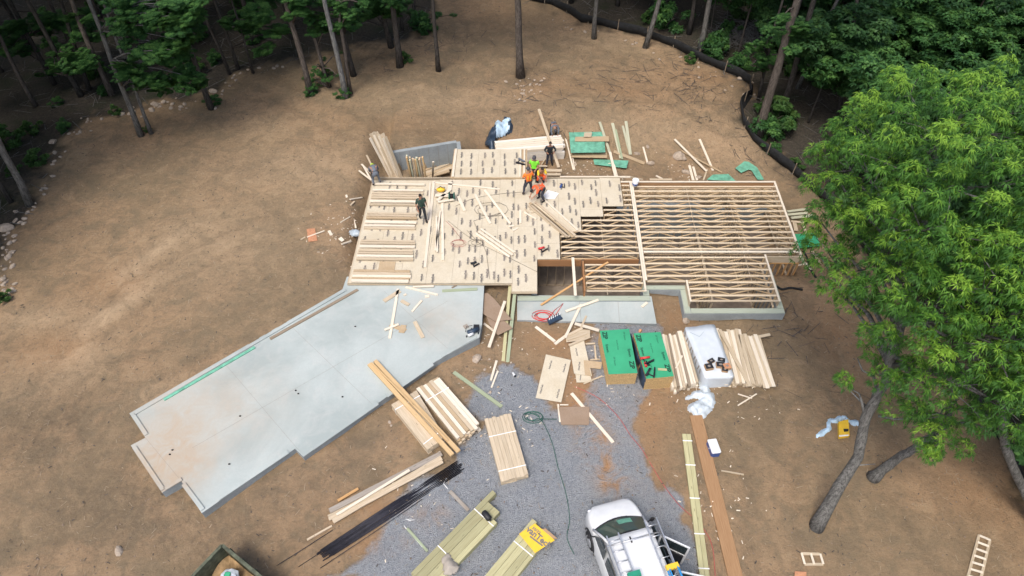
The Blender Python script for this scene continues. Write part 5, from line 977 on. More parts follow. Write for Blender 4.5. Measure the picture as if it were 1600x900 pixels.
loft([gh(-2.98, .90, 1.95, .12, .1), gh(-2.85, .93, 2.02, .14, .12), gh(0, .94, 2.06, .16, .14), gh(1.1, .94, 2.05, .16, .14), gh(1.32, .93, 2.0, .16, .14)], 'roof', 'paint_white', van)
# windscreen: curved glass between cowl and roof edge, black surround, white pillars
def wsp(u, t, off=0.0):
    x0, x1 = .93, .76; hw = x0 + (x1 - x0) * t; x = u * hw; y = 2.22 - .90 * t - .22 * u * u * (1 - .3 * t); z = 1.14 + .84 * t - .04 * u * u * t
    return Vector((x, y + off * .6, z + off * .8))
mb = MB(); mb.grid([[wsp(-1 + 2 * i / 14, j / 6) for i in range(15)] for j in range(7)]); mb.build('windscreen_surround', 'black_plastic', van)
mb = MB(); mb.grid([[wsp(-.9 + 1.8 * i / 14, .12 + .8 * j / 6, .012) for i in range(15)] for j in range(7)]); mb.build('windscreen', 'window_glass', van)
mb = MB(); mb.grid([[wsp(-.1 + .28 * i, .2 + .25 * j, .016) for i in range(3)] for j in range(2)]); mb.build('dashboard_paper', 'zip_pale', van)
for s_ in (-1, 1): mb = MB(); mb.tube([wsp(s_ * .97, 0, .0), wsp(s_ * .97, .5, .01), wsp(s_ * .97, 1, .0)], [.045, .05, .05], 8); mb.build('pillar', 'paint_white', van)
for s_ in (-1, 1):   # wiper, lamp
    mb = MB(); mb.beam(wsp(s_ * .1 + .3, .06, .02), wsp(s_ * .1 - .25, .1, .02), .02, .015); mb.build('wiper', 'black_plastic', van)
    mb = MB(); mb.ell((s_ * .72, 2.78, .86), (.14, .1, .09), 10, 6); mb.build('headlight', 'alu', van)
    mb = MB(); mb.tube([(s_ * .95, 1.75, 1.2), (s_ * 1.08, 1.78, 1.24)], .025, 6); mb.ell((s_ * 1.14, 1.78, 1.27), (.09, .06, .13), 8, 6); mb.build('mirror', 'black_plastic', van)
    for wy in (1.95, -1.75):
        w_e = MB(); w_e.tube([(s_ * .78, wy, .36), (s_ * .82, wy, .36), (s_ * .97, wy, .36), (s_ * 1.02, wy, .36)], [.33, .37, .37, .33], 22); tyre = w_e.build('wheel', 'rubber', van)
        r_e = MB(); r_e.tube([(s_ * 1.0, wy, .36), (s_ * 1.03, wy, .36)], .22, 14); rim = r_e.build('rim', 'alu', tyre, (0, 0, 0))
        a_e = MB(); a_e.tube([(s_ * .98, wy - .42, .42)] + [(s_ * .995, wy + .43 * math.cos(t), .4 + .43 * math.sin(t)) for t in [math.pi - math.pi * k / 10 for k in range(11)]], .03, 6); a_e.build('wheel_arch', 'black_plastic', van)
def gpanel(s_, y0, y1, z0, z1, name='side_window', mat='glass_dark', off=.012):
    def P_(y, z): t = (z - 1.12) / .9; return (s_ * (.945 - .035 * t ** 2 + off), y, z)
    mb = MB(); q = [P_(y0, z0), P_(y1, z0), P_(y1 - (.35 if y1 > 1.5 else .02), z1), P_(y0 + .02, z1)]; q = q if s_ > 0 else q[::-1]; b = len(mb.v); mb.v += q; mb.face([b, b + 1, b + 2, b + 3]); o = mb.build(name, mat, van); md = o.modifiers.new('t', 'SOLIDIFY'); md.thickness = .02
for y0, y1 in [(.95, 1.78), (-.25, .8), (-1.35, -.35), (-2.6, -1.5)]: gpanel(-1, y0, y1, 1.22, 1.84)
for y0, y1 in [(-2.6, -1.5), (.95, 1.7), (-.3, .8)]: gpanel(1, y0, y1, .6 if y0 > -1 else 1.22, 1.84, 'door_opening_shade' if y0 > -1 else 'side_window')  # open doorways are flat dark panels standing in for the shaded interior
def opendoor(yh, ln, ang, nm):
    M2 = Matrix.Translation(Vector((1.0, yh, 0))) @ Matrix.Rotation(R(ang), 4, 'Z'); mb = MB()
    def bx_(a, b_, z0, z1, t=.05): mb.hexa([M2 @ Vector(q) for q in [(0, -b_, z0), (0, -a, z0), (t, -a, z0), (t, -b_, z0), (0, -b_, z1), (0, -a, z1), (t, -a, z1), (t, -b_, z1)]])
    bx_(0, ln, .45, 1.18); bx_(0, .06, 1.18, 1.85); bx_(ln - .06, ln, 1.18, 1.85); bx_(0.06, ln - .06, 1.8, 1.86); d_ = mb.build(nm, 'paint_white', van)
    mb = MB(); mb.hexa([M2 @ Vector(q) for q in [(.015, -ln + .06, 1.18), (.015, -.06, 1.18), (.03, -.06, 1.18), (.03, -ln + .06, 1.18), (.015, -ln + .06, 1.8), (.015, -.06, 1.8), (.03, -.06, 1.8), (.03, -ln + .06, 1.8)]]); g = mb.build('door_glass', 'glass_dark', d_, (0, 0, 0))
    mb = MB(); mb.hexa([M2 @ Vector(q) for q in [(-.05, -ln + .08, .5), (-.05, -.06, .5), (-.004, -.06, .5), (-.004, -ln + .08, .5), (-.05, -ln + .08, 1.15), (-.05, -.06, 1.15), (-.004, -.06, 1.15), (-.004, -ln + .08, 1.15)]]); mb.build('door_lining', 'black_plastic', d_, (0, 0, 0))
opendoor(1.0, 1.0, 48, 'front_door'); opendoor(-.2, .95, 62, 'side_door')
mb = MB()   # rack
for y in (1.0, -.75, -2.4):
    mb.tube([(-.95, y, 2.0), (-.93, y, 2.2), (.93, y, 2.2), (.95, y, 2.0)], .025, 8)
mb.build('rack_bar', 'alu', van)
for x in (-.93, .93): mb = MB(); mb.tube([(x, 1.05, 2.2), (x, -2.5, 2.2)], .025, 8); mb.build('rack_rail', 'alu', van)
mb = MB(); mb.tube([(-.05, 1.15, 2.06), (-.05, 1.05, 2.09), (-.05, .95, 2.07)], .025, 6); mb.build('antenna_base', 'black_plastic', van); del van['_local']
def ladder(name, x, y0, y1, z, wd, n, mat, label, rungs='alu', tilt=0):
    e = empty(name, VM @ Vector((x, (y0 + y1) / 2, z)), label, 'ladder')
    for s_ in (-1, 1): mb = MB(); mb.beam(VM @ Vector((x + s_ * wd / 2 + tilt, y1, z + .04)), VM @ Vector((x + s_ * wd / 2, y0, z + .04)), .035, .08); mb.build('rail', mat, e)
    for i in range(n): y = y0 + (y1 - y0) * (i + .4) / n; t = tilt * (i + .4) / n; mb = MB(); mb.tube([VM @ Vector((x - wd / 2 + t, y, z + .05)), VM @ Vector((x + wd / 2 + t, y, z + .05))], .018, 6); mb.build('rung', rungs, e)
    return e
ladder('extension_ladder', -.62, -2.8, 1.3, 2.23, .4, 12, 'alu', 'aluminium ladder along the left side of the van roof'); ladder('extension_ladder', .66, -2.8, 1.45, 2.23, .42, 12, 'alu', 'aluminium ladder overhanging the right side of the van roof', tilt=.1)
def stepladder(x, y1, mat, label, cap):
    e = ladder('step_ladder', x, -2.6, y1, 2.34, .36, 7, mat, label); mb = MB(); c = [VM @ Vector(q) for q in [(x - .2, y1 - .02, 2.33), (x + .2, y1 - .02, 2.33), (x + .2, y1 + .14, 2.33), (x - .2, y1 + .14, 2.33), (x - .2, y1 - .02, 2.47), (x + .2, y1 - .02, 2.47), (x + .2, y1 + .14, 2.47), (x - .2, y1 + .14, 2.47)]]; mb.hexa(c); mb.build('cap', cap, e)
    for s_ in (-1, 1): mb = MB(); mb.beam(VM @ Vector((x + s_ * .13, y1, 2.48)), VM @ Vector((x + s_ * .15, -2.5, 2.48)), .03, .05); mb.build('rear_rail', mat, e)
    for i in range(5): mb = MB(); a = VM @ Vector((x - .12, y1 - .3 - i * .4, 2.49)); b_ = VM @ Vector((x + .12, y1 - .32 - i * .4, 2.49)); mb.beam(a, b_, .06, .02); mb.build('step', 'alu', e)
stepladder(-.45, -.15, 'ladder_green', 'green step ladder lying on the left of the van roof', 'ladder_green'); stepladder(.78, -.25, 'ladder_blue', 'blue step ladder with yellow cap lying on the right of the van roof', 'yellow')

# ------------------------------------------------------------------ silt fence
fp = []
for i in range(len(fence_w) - 1):
    a, b_ = Vector(fence_w[i]), Vector(fence_w[i + 1]); n = max(1, int((b_ - a).length / .22))
    for k in range(n): fp.append(a.lerp(b_, k / n))
mb = MB(); rows_ = [[], [], [], []]
for i, p in enumerate(fp):
    q = fp[min(i + 1, len(fp) - 1)]; o_ = fp[max(i - 1, 0)]; n_ = Vector((q.y - o_.y, -(q.x - o_.x))).normalized(); w_ = float(vnoise(np.array([i * .22]), np.array([3.]), 4)[0]) - .5
    for r_, (h_, off) in enumerate([(0.0, -.22), (.06, -.04), (.34, .03), (.66, .0)]):
        sag = .09 * math.sin(i * .35) + w_ * .16; xx = p.x + n_.x * (off + w_ * .28 * h_ * 1.5); yy = p.y + n_.y * (off + w_ * .28 * h_ * 1.5); rows_[r_].append(Vector((xx, yy, hz(xx, yy) + .02 + h_ + (sag * h_))))
mb.grid(rows_); fe = empty('silt_fence', (rows_[0][40].x, rows_[0][40].y, rows_[0][40].z), 'long black fabric silt fence curving along the edge of the woods at right', 'fence'); o = mb.build('fabric', 'black_fabric', fe); md = o.modifiers.new('t', 'SOLIDIFY'); md.thickness = .012
mb = MB()
for i in range(0, len(fp), 9):
    p = rows_[0][i] if False else Vector((fp[i].x, fp[i].y, 0)); z_ = hz(p.x, p.y); mb = MB(); mb.beam((p.x, p.y, z_ - .1), (p.x + .02, p.y, z_ + .85), .045, .045, up=(0, 1, 0)); mb.build('stake', 'weathered_wood', fe)

# ------------------------------------------------------------------ foliage
def leaf_cloud(name, C, rad, per, L, Wd, mat, k=8, droop=.25, seed=0, flat=1.0, lo=-.55, shell=.55):
    """clumps at C (n,3) with radius rad (n): rosettes on the upper dome of each clump, k leaves each"""
    g = np.random.default_rng(seed); n = len(C); N = n * per
    c = np.repeat(C, per, 0); r = np.repeat(rad, per)
    th = g.uniform(0, 2 * np.pi, N); cz = g.uniform(lo, 1, N); sz = np.sqrt(1 - cz * cz); rr = r * g.uniform(shell, 1.0, N) ** .7
    dirv = np.stack([sz * np.cos(th), sz * np.sin(th), cz * flat], 1); P0 = c + dirv * rr[:, None]
    tint = np.clip(.24 + .62 * cz * g.uniform(.6, 1.2, N) + g.normal(0, .1, N) + np.repeat(g.normal(0, .17, n), per), 0, 1)  # lighter clump tops, darker undersides: young growth plus shading painted into the leaf colour
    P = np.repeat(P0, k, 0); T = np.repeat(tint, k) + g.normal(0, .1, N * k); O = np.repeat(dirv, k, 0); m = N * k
    a = g.uniform(0, 2 * np.pi, m); el = g.normal(-droop, .35, m); d = np.stack([np.cos(a) * np.cos(el), np.sin(a) * np.cos(el), np.sin(el)], 1) + O * .45
    d /= np.linalg.norm(d, axis=1)[:, None]; ln = L * g.uniform(.65, 1.25, m); up = np.array([0, 0, 1.]) + g.normal(0, .35, (m, 3)); sdv = np.cross(d, up); sdv /= np.linalg.norm(sdv, axis=1)[:, None] + 1e-6
    nrm = np.cross(sdv, d); wd = Wd * g.uniform(.7, 1.2, m)
    v0 = P + d * .01; v1 = P + d * (ln * .45)[:, None] + sdv * wd[:, None] * .5 + nrm * .01; v2 = P + d * ln[:, None] - np.array([0, 0, 1.]) * (ln * .22)[:, None]; v3 = P + d * (ln * .45)[:, None] - sdv * wd[:, None] * .5 + nrm * .01
    V = np.stack([v0, v1, v2, v3], 1).reshape(-1, 3); Fq = np.arange(m * 4).reshape(m, 4)
    return fast_mesh(name, V, Fq, mat, dict(tint=np.clip(np.repeat(T, 4), 0, 1)))
# the big oak group at right
LOBES = [(1352, 200, 10.8, .8), (1320, 250, 10.2, 1.2), (1418, 140, 12.2, .8), (1412, 170, 12, 1.2), (1465, 160, 12.2, 1.2), (1535, 138, 12.4, .8), (1508, 135, 12.4, .5), (1520, 175, 12.4, 1.2), (1480, 215, 12.6, 1.4), (1560, 205, 12.4, 1.3), (1592, 170, 12.3, .9), (1605, 230, 12.2, 1.3),
         (1300, 300, 9.6, 1.2), (1355, 280, 11, 1.4), (1420, 270, 12, 1.5), (1490, 290, 12.8, 1.5), (1560, 290, 12.6, 1.5), (1620, 300, 12.4, 1.5), (1320, 350, 9.3, 1.2), (1380, 345, 10.6, 1.3), (1440, 360, 11.5, 1.5), (1510, 370, 12, 1.6), (1580, 380, 12, 1.5), (1640, 390, 12, 1.5),
         (1298, 400, 8.3, .9), (1350, 410, 9, 1.1), (1415, 440, 10, 1.3), (1480, 450, 10.6, 1.5), (1550, 460, 11, 1.5), (1620, 470, 11, 1.5), (1440, 505, 9.2, 1.2), (1500, 535, 9.5, 1.3), (1570, 545, 10, 1.4), (1630, 560, 10, 1.3), (1395, 510, 8.5, .8), (1335, 470, 7.6, .7), (1375, 575, 6.6, .6), (1340, 560, 6.5, .4), (1325, 605, 5.5, .35), (1430, 590, 7.6, .9), (1490, 610, 8, 1.1), (1550, 625, 8, 1.1), (1610, 640, 8, 1.0),
         (1440, 655, 5.6, .7), (1470, 690, 4.6, .7), (1430, 700, 4.2, .6), (1480, 640, 6, .7), (1412, 650, 5.2, .4), (1460, 725, 4.0, .35), (1520, 655, 5.8, .6), (1570, 665, 5, .5), (1290, 440, 7.6, .5), (1285, 350, 9, .7), (1278, 395, 8.2, .5), (1570, 160, 12.4, 1.0), (1440, 215, 12.2, 1.2), (1400, 120, 12.0, .4), (1330, 190, 10.6, .6), (1552, 122, 12.6, .5), (1290, 250, 9.8, .7), (1310, 210, 10.2, .6)]
lc = [(W(x, y, z), r) for x, y, z, r in LOBES]
lc = [(p, r * .92) for p, r in lc]
def mk_oak(name, base_px, trunk_px, r0, lobes, label, seed):
    """trunk_px: list of (px,py,z,r)"""
    b = G(*base_px, -.1); e = empty(name, b, label, 'tree'); g = random.Random(seed)
    pts = [b] + [W(x, y, z) for x, y, z, r in trunk_px]; rad = [r0] + [r for *_, r in trunk_px]; P2 = []; R2 = []
    for i in range(len(pts) - 1):
        for k in range(5): t = k / 5; q = pts[i].lerp(pts[i + 1], t); q += Vector((g.uniform(-.03, .03), g.uniform(-.03, .03), 0)); P2.append(q); R2.append(rad[i] * (1 - t) + rad[i + 1] * t)
    P2.append(pts[-1]); R2.append(rad[-1]); R2[0] *= 1.35; R2[1] *= 1.1; R2 = [r * g.uniform(.94, 1.06) for r in R2]
    mb = MB(); mb.tube(P2, R2, 14); mb.build('trunk', 'bark_grey', e); Cs = []; Rs = []
    mbl = MB()
    for (c, r) in lobes:
        # attach to the lowest sensible trunk node
        j = min(range(3, len(P2)), key=lambda q: (P2[q] - c).length + max(0, P2[q].z - c.z + .6) * 3 + max(0, c.z - P2[q].z - 2.5) * 3); a = P2[j]; m1 = a.lerp(c, .35) + Vector((0, 0, .25)); m2 = a.lerp(c, .7) + Vector((g.uniform(-.2, .2), g.uniform(-.2, .2), .15))
        rb = min(R2[j] * .5, .03 + .05 * r + .01 * (c - a).length); mbl.tube([a, m1, m2, c], [rb, rb * .8, rb * .5, rb * .3], 6)
        n = max(4, int(r * r * 14 + 4))
        for q in range(n):
            th = g.uniform(0, 6.283); z_ = g.uniform(-.5, 1); s_ = math.sqrt(1 - z_ * z_); p = c + Vector((s_ * math.cos(th), s_ * math.sin(th), z_ * .85)) * r * g.uniform(.7, 1.1); rr_ = g.uniform(.26, .46)
            if any((p - p2).length < (rr_ + r2) * .85 for p2, r2 in zip(Cs, Rs)): continue
            Cs.append(p); Rs.append(rr_)
            if q % 2 == 0: mbl.tube([c.lerp(a, .1), c.lerp(p, .6) + Vector((0, 0, .05)), p], [.022, .014, .008], 4)
    mbl.build('limbs', 'bark_grey', e)
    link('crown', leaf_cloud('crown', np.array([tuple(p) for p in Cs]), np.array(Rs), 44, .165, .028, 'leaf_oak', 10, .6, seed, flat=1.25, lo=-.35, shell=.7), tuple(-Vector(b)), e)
    return e
low = [l for l, q in zip(lc, LOBES) if q[2] < 7 and q[0] > 1400]; main = [l for l in lc if l not in low]
right = [l for l in main if l[0].x > 15.2]; main = [l for l in main if l not in right]
mk_oak('oak_tree', (1274, 826), [(1340, 712, 3.0, .17), (1357, 640, 5.0, .155), (1384, 598, 6.3, .14), (1400, 530, 8.0, .15), (1425, 450, 9.2, .12), (1445, 350, 10.5, .08), (1450, 250, 11.6, .05)], .215, main, 'large bright green oak with leaning grey trunk, nearest tree at the right', 5)
mk_oak('oak_tree', (1362, 748), [(1410, 712, 1.6, .15), (1450, 690, 2.8, .13), (1475, 665, 4.0, .11), (1500, 600, 6.5, .09), (1560, 500, 9.0, .06)], .2, low + right[::2], 'oak with a dark low leaning trunk just behind the large grey trunk', 6)
mk_oak('oak_tree', (1632, 830), [(1595, 755, 2.2, .15), (1572, 700, 4.0, .14), (1560, 600, 7.0, .12), (1590, 480, 9.5, .1), (1610, 350, 11, .06)], .22, right[1::2] + [(W(1690, y, z), 1.5) for y, z in ((250, 12), (330, 12.4), (420, 12), (520, 10.5), (610, 9), (160, 12))], 'oak standing by the fence at the right edge of the view', 8)
e = empty('bare_branch', W(1530, 640, 5.0), 'pale bare broken branch sticking out below the oak leaves at right', 'branch'); mb = MB(); mb.tube([W(1515, 638, 5.0), W(1545, 652, 4.9), W(1575, 662, 4.6), W(1602, 676, 4.4)], [.09, .07, .05, .03], 8); mb.tube([W(1545, 652, 4.9), W(1580, 640, 5.1), W(1604, 644, 5.2)], [.04, .025, .012], 6); mb.build('branch_wood', 'bark_pale', e)
e = empty('dead_branch', W(1375, 655, 4.6), 'thin bare grey branches sticking sideways from the oak trunk', 'branch'); mb = MB()
for q in [[(1372, 650, 4.7), (1400, 655, 4.8), (1432, 654, 5.0)], [(1352, 634, 4.9), (1340, 622, 5.2), (1327, 609, 5.5)], [(1318, 738, 2.3), (1340, 727, 2.6), (1368, 725, 2.8)], [(1384, 600, 6.2), (1420, 585, 6.6), (1440, 560, 7.2)]]: mb.tube([W(*p) for p in q], [.045, .028, .01], 6)
mb.build('twigs', 'bark_pale', e)

# forest crowns: shared meshes
def crown_mesh(name, seed, R0, Hh, n, per, L, Wd, mat, k=6, twig=True):
    g = np.random.default_rng(seed); th = g.uniform(0, 2 * np.pi, n); cz = g.uniform(-1, 1, n); s_ = np.sqrt(1 - cz * cz); rr = g.uniform(.35, 1, n) ** .5
    rr *= 1 + .25 * np.sin(th * 2 + seed) ; C = np.stack([s_ * np.cos(th) * R0 * rr, s_ * np.sin(th) * R0 * rr, cz * Hh * rr], 1)
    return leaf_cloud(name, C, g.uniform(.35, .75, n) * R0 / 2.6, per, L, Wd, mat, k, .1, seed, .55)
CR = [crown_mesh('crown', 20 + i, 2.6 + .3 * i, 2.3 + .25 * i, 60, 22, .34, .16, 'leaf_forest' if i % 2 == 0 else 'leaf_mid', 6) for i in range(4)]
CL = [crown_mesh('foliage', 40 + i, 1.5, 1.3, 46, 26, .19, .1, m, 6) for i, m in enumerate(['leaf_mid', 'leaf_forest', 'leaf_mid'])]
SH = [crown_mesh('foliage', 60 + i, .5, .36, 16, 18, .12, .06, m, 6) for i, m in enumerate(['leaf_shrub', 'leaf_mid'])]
def trunkmesh(P, R_, mat, parent, n=9):
    mb = MB(); mb.tube(P, R_, n); return mb.build('trunk', mat, parent)
def tree_px(base, top, rpx, label, mat='bark_dark', crown=0, ch=12.5, sprays=(), group=None, mid=None, name='forest_tree'):
    """base and visible top given in pixels; trunk stands in the plane of its base distance"""
    b = G(*base, -.1); t = WY(*top, b.y + .0); d = (t - b); H_ = ch + rnd.uniform(-1, 1.5); k = H_ / max(d.z, .8)
    topp = b + Vector((d.x * min(k, 2.2), 0, H_)); dist = math.hypot(b.y, CAM_H); r = rpx * dist / F / 2 * .82
    P_ = [b]; R_ = [r * 1.35]; n = 9
    for i in range(1, n + 1):
        q = i / n; zq = b.z + (topp.z - b.z) * q; fx = (zq - b.z) / max(d.z, .5); x = b.x + d.x * min(fx, 2.2)
        P_.append(Vector((x + rnd.uniform(-.05, .05), b.y + rnd.uniform(-.05, .05), zq))); R_.append(r * (1 - .6 * q))
    e = empty(name, b, label, 'tree', group); trunkmesh(P_, R_, mat, e)
    cm = CR[crown % 4]; o = link('crown', cm, tuple(P_[-1] - b + Vector((0, 0, .6))), e); s_ = rnd.uniform(.75, .95); o.scale = (s_, s_, s_); o.rotation_euler.z = rnd.uniform(0, 6)
    got = False
    for (sx, sy, sc) in [(x_ + rnd.gauss(0, 15), y_ + rnd.gauss(0, 12), s_2 * rnd.uniform(.28, .52)) for x_, y_, s_2 in sprays for _ in range(7)]:
        p = WY(sx, sy, b.y + rnd.uniform(-1, .6)); o = link('leaf_spray', CL[rnd.choice((0, 2))], tuple(p - b), e); o.scale = (sc, sc, sc * .45); o.rotation_euler = (rnd.uniform(-.3, .3), rnd.uniform(-.3, .3), rnd.uniform(0, 6))
        j = min(P_, key=lambda q: abs(q.z - (p.z - .4))); mb = MB(); mb.tube([j, j.lerp(p, .5) + Vector((0, 0, .2)), p], [.05, .035, .015], 5); mb.build('branch', mat, e)
    pass
    return e
NT_ = [((221, 214), (137, 0), 9.5, 'grey trunk with leafy low branches, left one of the upper left pair', 'bark_grey', [(240, 90, 1.0), (262, 60, 1.0), (205, 120, .9), (190, 50, .8), (290, 40, .9)]),
       ((237, 211), (160, 0), 6.5, 'thinner trunk, right one of the upper left pair', 'bark_grey', [(255, 128, 1.0), (290, 125, .9), (262, 30, 1.1), (280, 8, 1.1), (230, 15, 1.0), (275, 90, .9)]),
       ((331, 172), (277, 20), 10, 'dark trunk beside pale stones at the upper left clearing edge', 'bark_dark', [(275, 45, .6), (300, 15, .6)]),
       ((48, 322), (-8, 210), 13, 'pale grey leaning trunk at the left edge of the view', 'bark_grey', []), ((18, 318), (-25, 250), 8, 'thin dark trunk left of the pale leaning one at the left edge', 'bark_dark', []),
       ((128, 152), (70, 50), 9, 'dark leaning trunk deep in the upper left woods', 'bark_dark', [(110, 95, .7), (95, 108, .6), (125, 88, .5)]), ((140, 142), (112, 55), 7, 'slim dark trunk right of the leaning one in the upper left woods', 'bark_dark', [(135, 30, .7)]), ((86, 134), (20, 12), 8, 'long leaning dark trunk in the far upper left corner', 'bark_dark', [(60, 40, 1.1), (20, 60, 1.0)]),
       ((360, 118), (310, 0), 5, 'very thin leaning trunk above the pale stones', 'bark_dark', []), ((373, 110), (334, 0), 6, 'second very thin trunk above the pale stones', 'bark_dark', [(380, 30, 1.2), (420, 60, .9)]), ((396, 116), (362, 0), 4, 'thinnest sapling trunk at the upper left clearing edge', 'bark_dark', []),
       ((486, 147), (446, 0), 11, 'leftmost thick trunk of the cluster standing in the clearing', 'bark_brown', [(470, 5, 1.2)]), ((515, 138), (476, 10), 7, 'thin trunk with leaf sprouts in the clearing cluster', 'bark_brown', [(515, 118, .3), (500, 112, .3), (512, 40, .7), (497, 22, .7)]), ((541, 154), (507, 0), 10, 'pale straight trunk in the clearing cluster', 'bark_pale', []),
       ((548, 148), (530, 20), 7, 'thin trunk touching the pale straight one in the clearing cluster', 'bark_brown', [(540, 10, .6)]), ((553, 120), (533, 40), 9, 'dark trunk at the back of the clearing cluster', 'bark_dark', [(548, 20, .7)]), ((625, 106), (615, 12), 11, 'dark trunk left of centre with shrub at its foot', 'bark_dark', [(615, 0, .8)]),
       ((612, 76), (592, 0), 9, 'dark trunk behind the one with the shrub', 'bark_dark', [(600, 5, 1.3), (570, 12, 1.1)]), ((685, 113), (676, 0), 8, 'slim dark trunk standing alone left of the middle', 'bark_dark', []), ((813, 122), (808, 0), 14, 'thick lone trunk standing in the bare dirt at the top middle', 'bark_brown', []),
       ((646, 40), (646, 0), 6, 'short visible trunk behind the shrub near the top', 'bark_dark', [(668, 30, .4)]), ((629, 52), (624, 0), 5, 'thin trunk near the top between two darker ones', 'bark_dark', []),
       ((928, 62), (932, 0), 8, 'slim trunk standing just inside the fence, left of the leaning one', 'bark_grey', []), ((1008, 76), (1030, 0), 9, 'grey trunk leaning right just inside the fence', 'bark_grey', []), ((1092, 86), (1110, 0), 10, 'grey trunk just behind the fence at the shrub', 'bark_grey', []), ((1076, 55), (1085, 0), 8, 'dim trunk behind the brush pile beyond the fence', 'bark_dark', []),
       ((1184, 215), (1228, 62), 17, 'thick brown trunk leaning right behind the fence corner', 'bark_brown', [(1235, 40, 1.0)]), ((1222, 173), (1252, 70), 12, 'dark trunk right of the thick brown one behind the fence', 'bark_dark', [(1260, 60, .9)]), ((1184, 158), (1196, 105), 5, 'thin sapling behind the fence corner', 'bark_dark', [(1185, 80, .7), (1200, 95, .6)]), ((1245, 140), (1300, 20), 7, 'thin pale slanting trunk in the right woods', 'bark_grey', [(1300, 60, .9)]),
       ((1310, 180), (1330, 60), 8, 'dark trunk left of the bright oak crown', 'bark_dark', [(1330, 60, 1.2), (1300, 110, 1.0)])]
trunks = []
for i, (bs, tp, rp, lab, mt, spr) in enumerate(NT_):
    o = tree_px(bs, tp, rp, lab, mt, i, 12.5 if bs[1] < 110 else 13.5, spr); trunks.append((o.location.x, o.location.y))
# generic forest behind, with crowns; near right side the crowns reach low
pts = []; g = random.Random(3); tries = 0
clr = [tuple(p) for p in CLEAR]
while len(pts) < 235 and tries < 9000:
    tries += 1; x = g.uniform(-48, 50); y = g.uniform(2, 66)
    if abs(x) < 30 and y < 8: continue
    if float(dpoly(np.array([x]), np.array([y]), clr)[0]) > -1.2: continue
    if 10 < x < 19 and y < 20: continue
    mind = 2.1 if y < 52 else 2.8
    if any((x - a) ** 2 + (y - b_) ** 2 < mind ** 2 for a, b_ in pts): continue
    if any((x - a) ** 2 + (y - b_) ** 2 < 1.8 for a, b_ in trunks): continue
    pts.append((x, y))
TV = []
for i in range(5):
    mb = MB(); h_ = 11.5; P_ = [Vector((.25 * math.sin(k * .9 + i) * k / 9 + .06 * k * (i - 2) * .5, .2 * math.cos(k * .7 + i * 2) * k / 9, h_ * k / 9)) for k in range(10)]
    mb.tube(P_, [.15 * (1 - .065 * k) * (1.3 if k == 0 else 1) for k in range(10)], 8)
    for j in range(5): a = P_[5 + j % 4]; q = a + Vector((math.cos(j * 2.3 + i) * 1.3, math.sin(j * 2.3 + i) * 1.3, .9)); mb.tube([a, a.lerp(q, .5) + Vector((0, 0, .1)), q], [.05, .035, .012], 5)
    TV.append((mb.mesh('trunk', 'bark_dark' if i % 2 else 'bark_brown', (0, 0, 0)), P_[-1]))
UT = [crown_mesh('crown', 80 + i, 1.9, 1.7, 70, 22, .24, .12, ('leaf_mid', 'leaf_forest')[i % 2], 6) for i in range(3)]
def px_of(p):
    v = Vector(p) - Vector((0, 0, CAM_H)); dz_ = v.y * cp - v.z * sp; return 800 + F * v.x / dz_, 450 - F * (v.y * sp + v.z * cp) / dz_
for i, (x, y) in enumerate(pts):
    zone = 'right' if x > 4 else 'left'; z_ = hz(x, y) - .1; tv, tp = TV[i % 5]; sc = g.uniform(.8, 1.2); ux, uy = px_of((x, y, z_))
    if zone == 'left': zl = 'in the dark upper left corner' if ux < 330 and uy < 170 else 'in the woods above the clustered trunks' if ux > 330 and uy < 110 else 'in the dark woods at the left edge'
    else: zl = 'behind the upper stretch of the fence' if ux < 1180 else 'in the woods behind the bright oak' if uy > 150 else 'in the top right corner' if ux > 1400 else 'in the woods right of the fence corner'
    small = (zone == 'right' and y < 47 and g.random() < .72) or (zone == 'left' and g.random() < .16)
    if small:
        e = empty('understorey_tree', (x, y, z_), 'low leafy green tree ' + zl, 'tree', 'low trees ' + zl, g.uniform(0, 6.28)); s0 = g.uniform(.45, .68); o = link('trunk', tv, (0, 0, 0), e); o.scale = (s0 * .8, s0 * .8, s0)
        for k in range(3): s_ = g.uniform(.75, 1.25); a = g.uniform(0, 6.28); o = link('crown', UT[(i + k) % 3], (tp.x * s0 * .8 + (.9 * math.cos(a) if k else 0), tp.y * s0 * .8 + (.9 * math.sin(a) if k else 0), tp.z * s0 + .3 - k * g.uniform(1.0, 1.6)), e); o.scale = (s_, s_, s_ * .75); o.rotation_euler.z = a
        continue
    e = empty('forest_tree', (x, y, z_), 'tall dark trunked tree ' + zl, 'tree', 'tall trees ' + zl, g.uniform(0, 6.28)); o = link('trunk', tv, (0, 0, 0), e); o.scale = (sc, sc, sc * 1.05)
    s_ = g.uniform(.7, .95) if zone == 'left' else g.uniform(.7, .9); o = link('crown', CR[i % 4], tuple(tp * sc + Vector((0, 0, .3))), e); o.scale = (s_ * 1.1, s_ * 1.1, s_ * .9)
    if zone == 'right':
        for k in range(2): a = g.uniform(0, 6.28); o = link('leaf_spray', CL[(i + k) % 3], (math.cos(a) * 1.1, math.sin(a) * 1.1, g.uniform(2.8, 8.5)), e); s2 = g.uniform(.8, 1.4); o.scale = (s2, s2, s2 * .6); o.rotation_euler.z = a
    else:
        for k in range(g.choice((0, 1, 2, 3))): a = g.uniform(0, 6.28); o = link('leaf_spray', CL[(i * 2 + k) % 3], (math.cos(a) * .9, math.sin(a) * .9, g.uniform(2.5, 8.5)), e); s2 = g.uniform(.4, .8); o.scale = (s2, s2, s2 * .5); o.rotation_euler.z = a
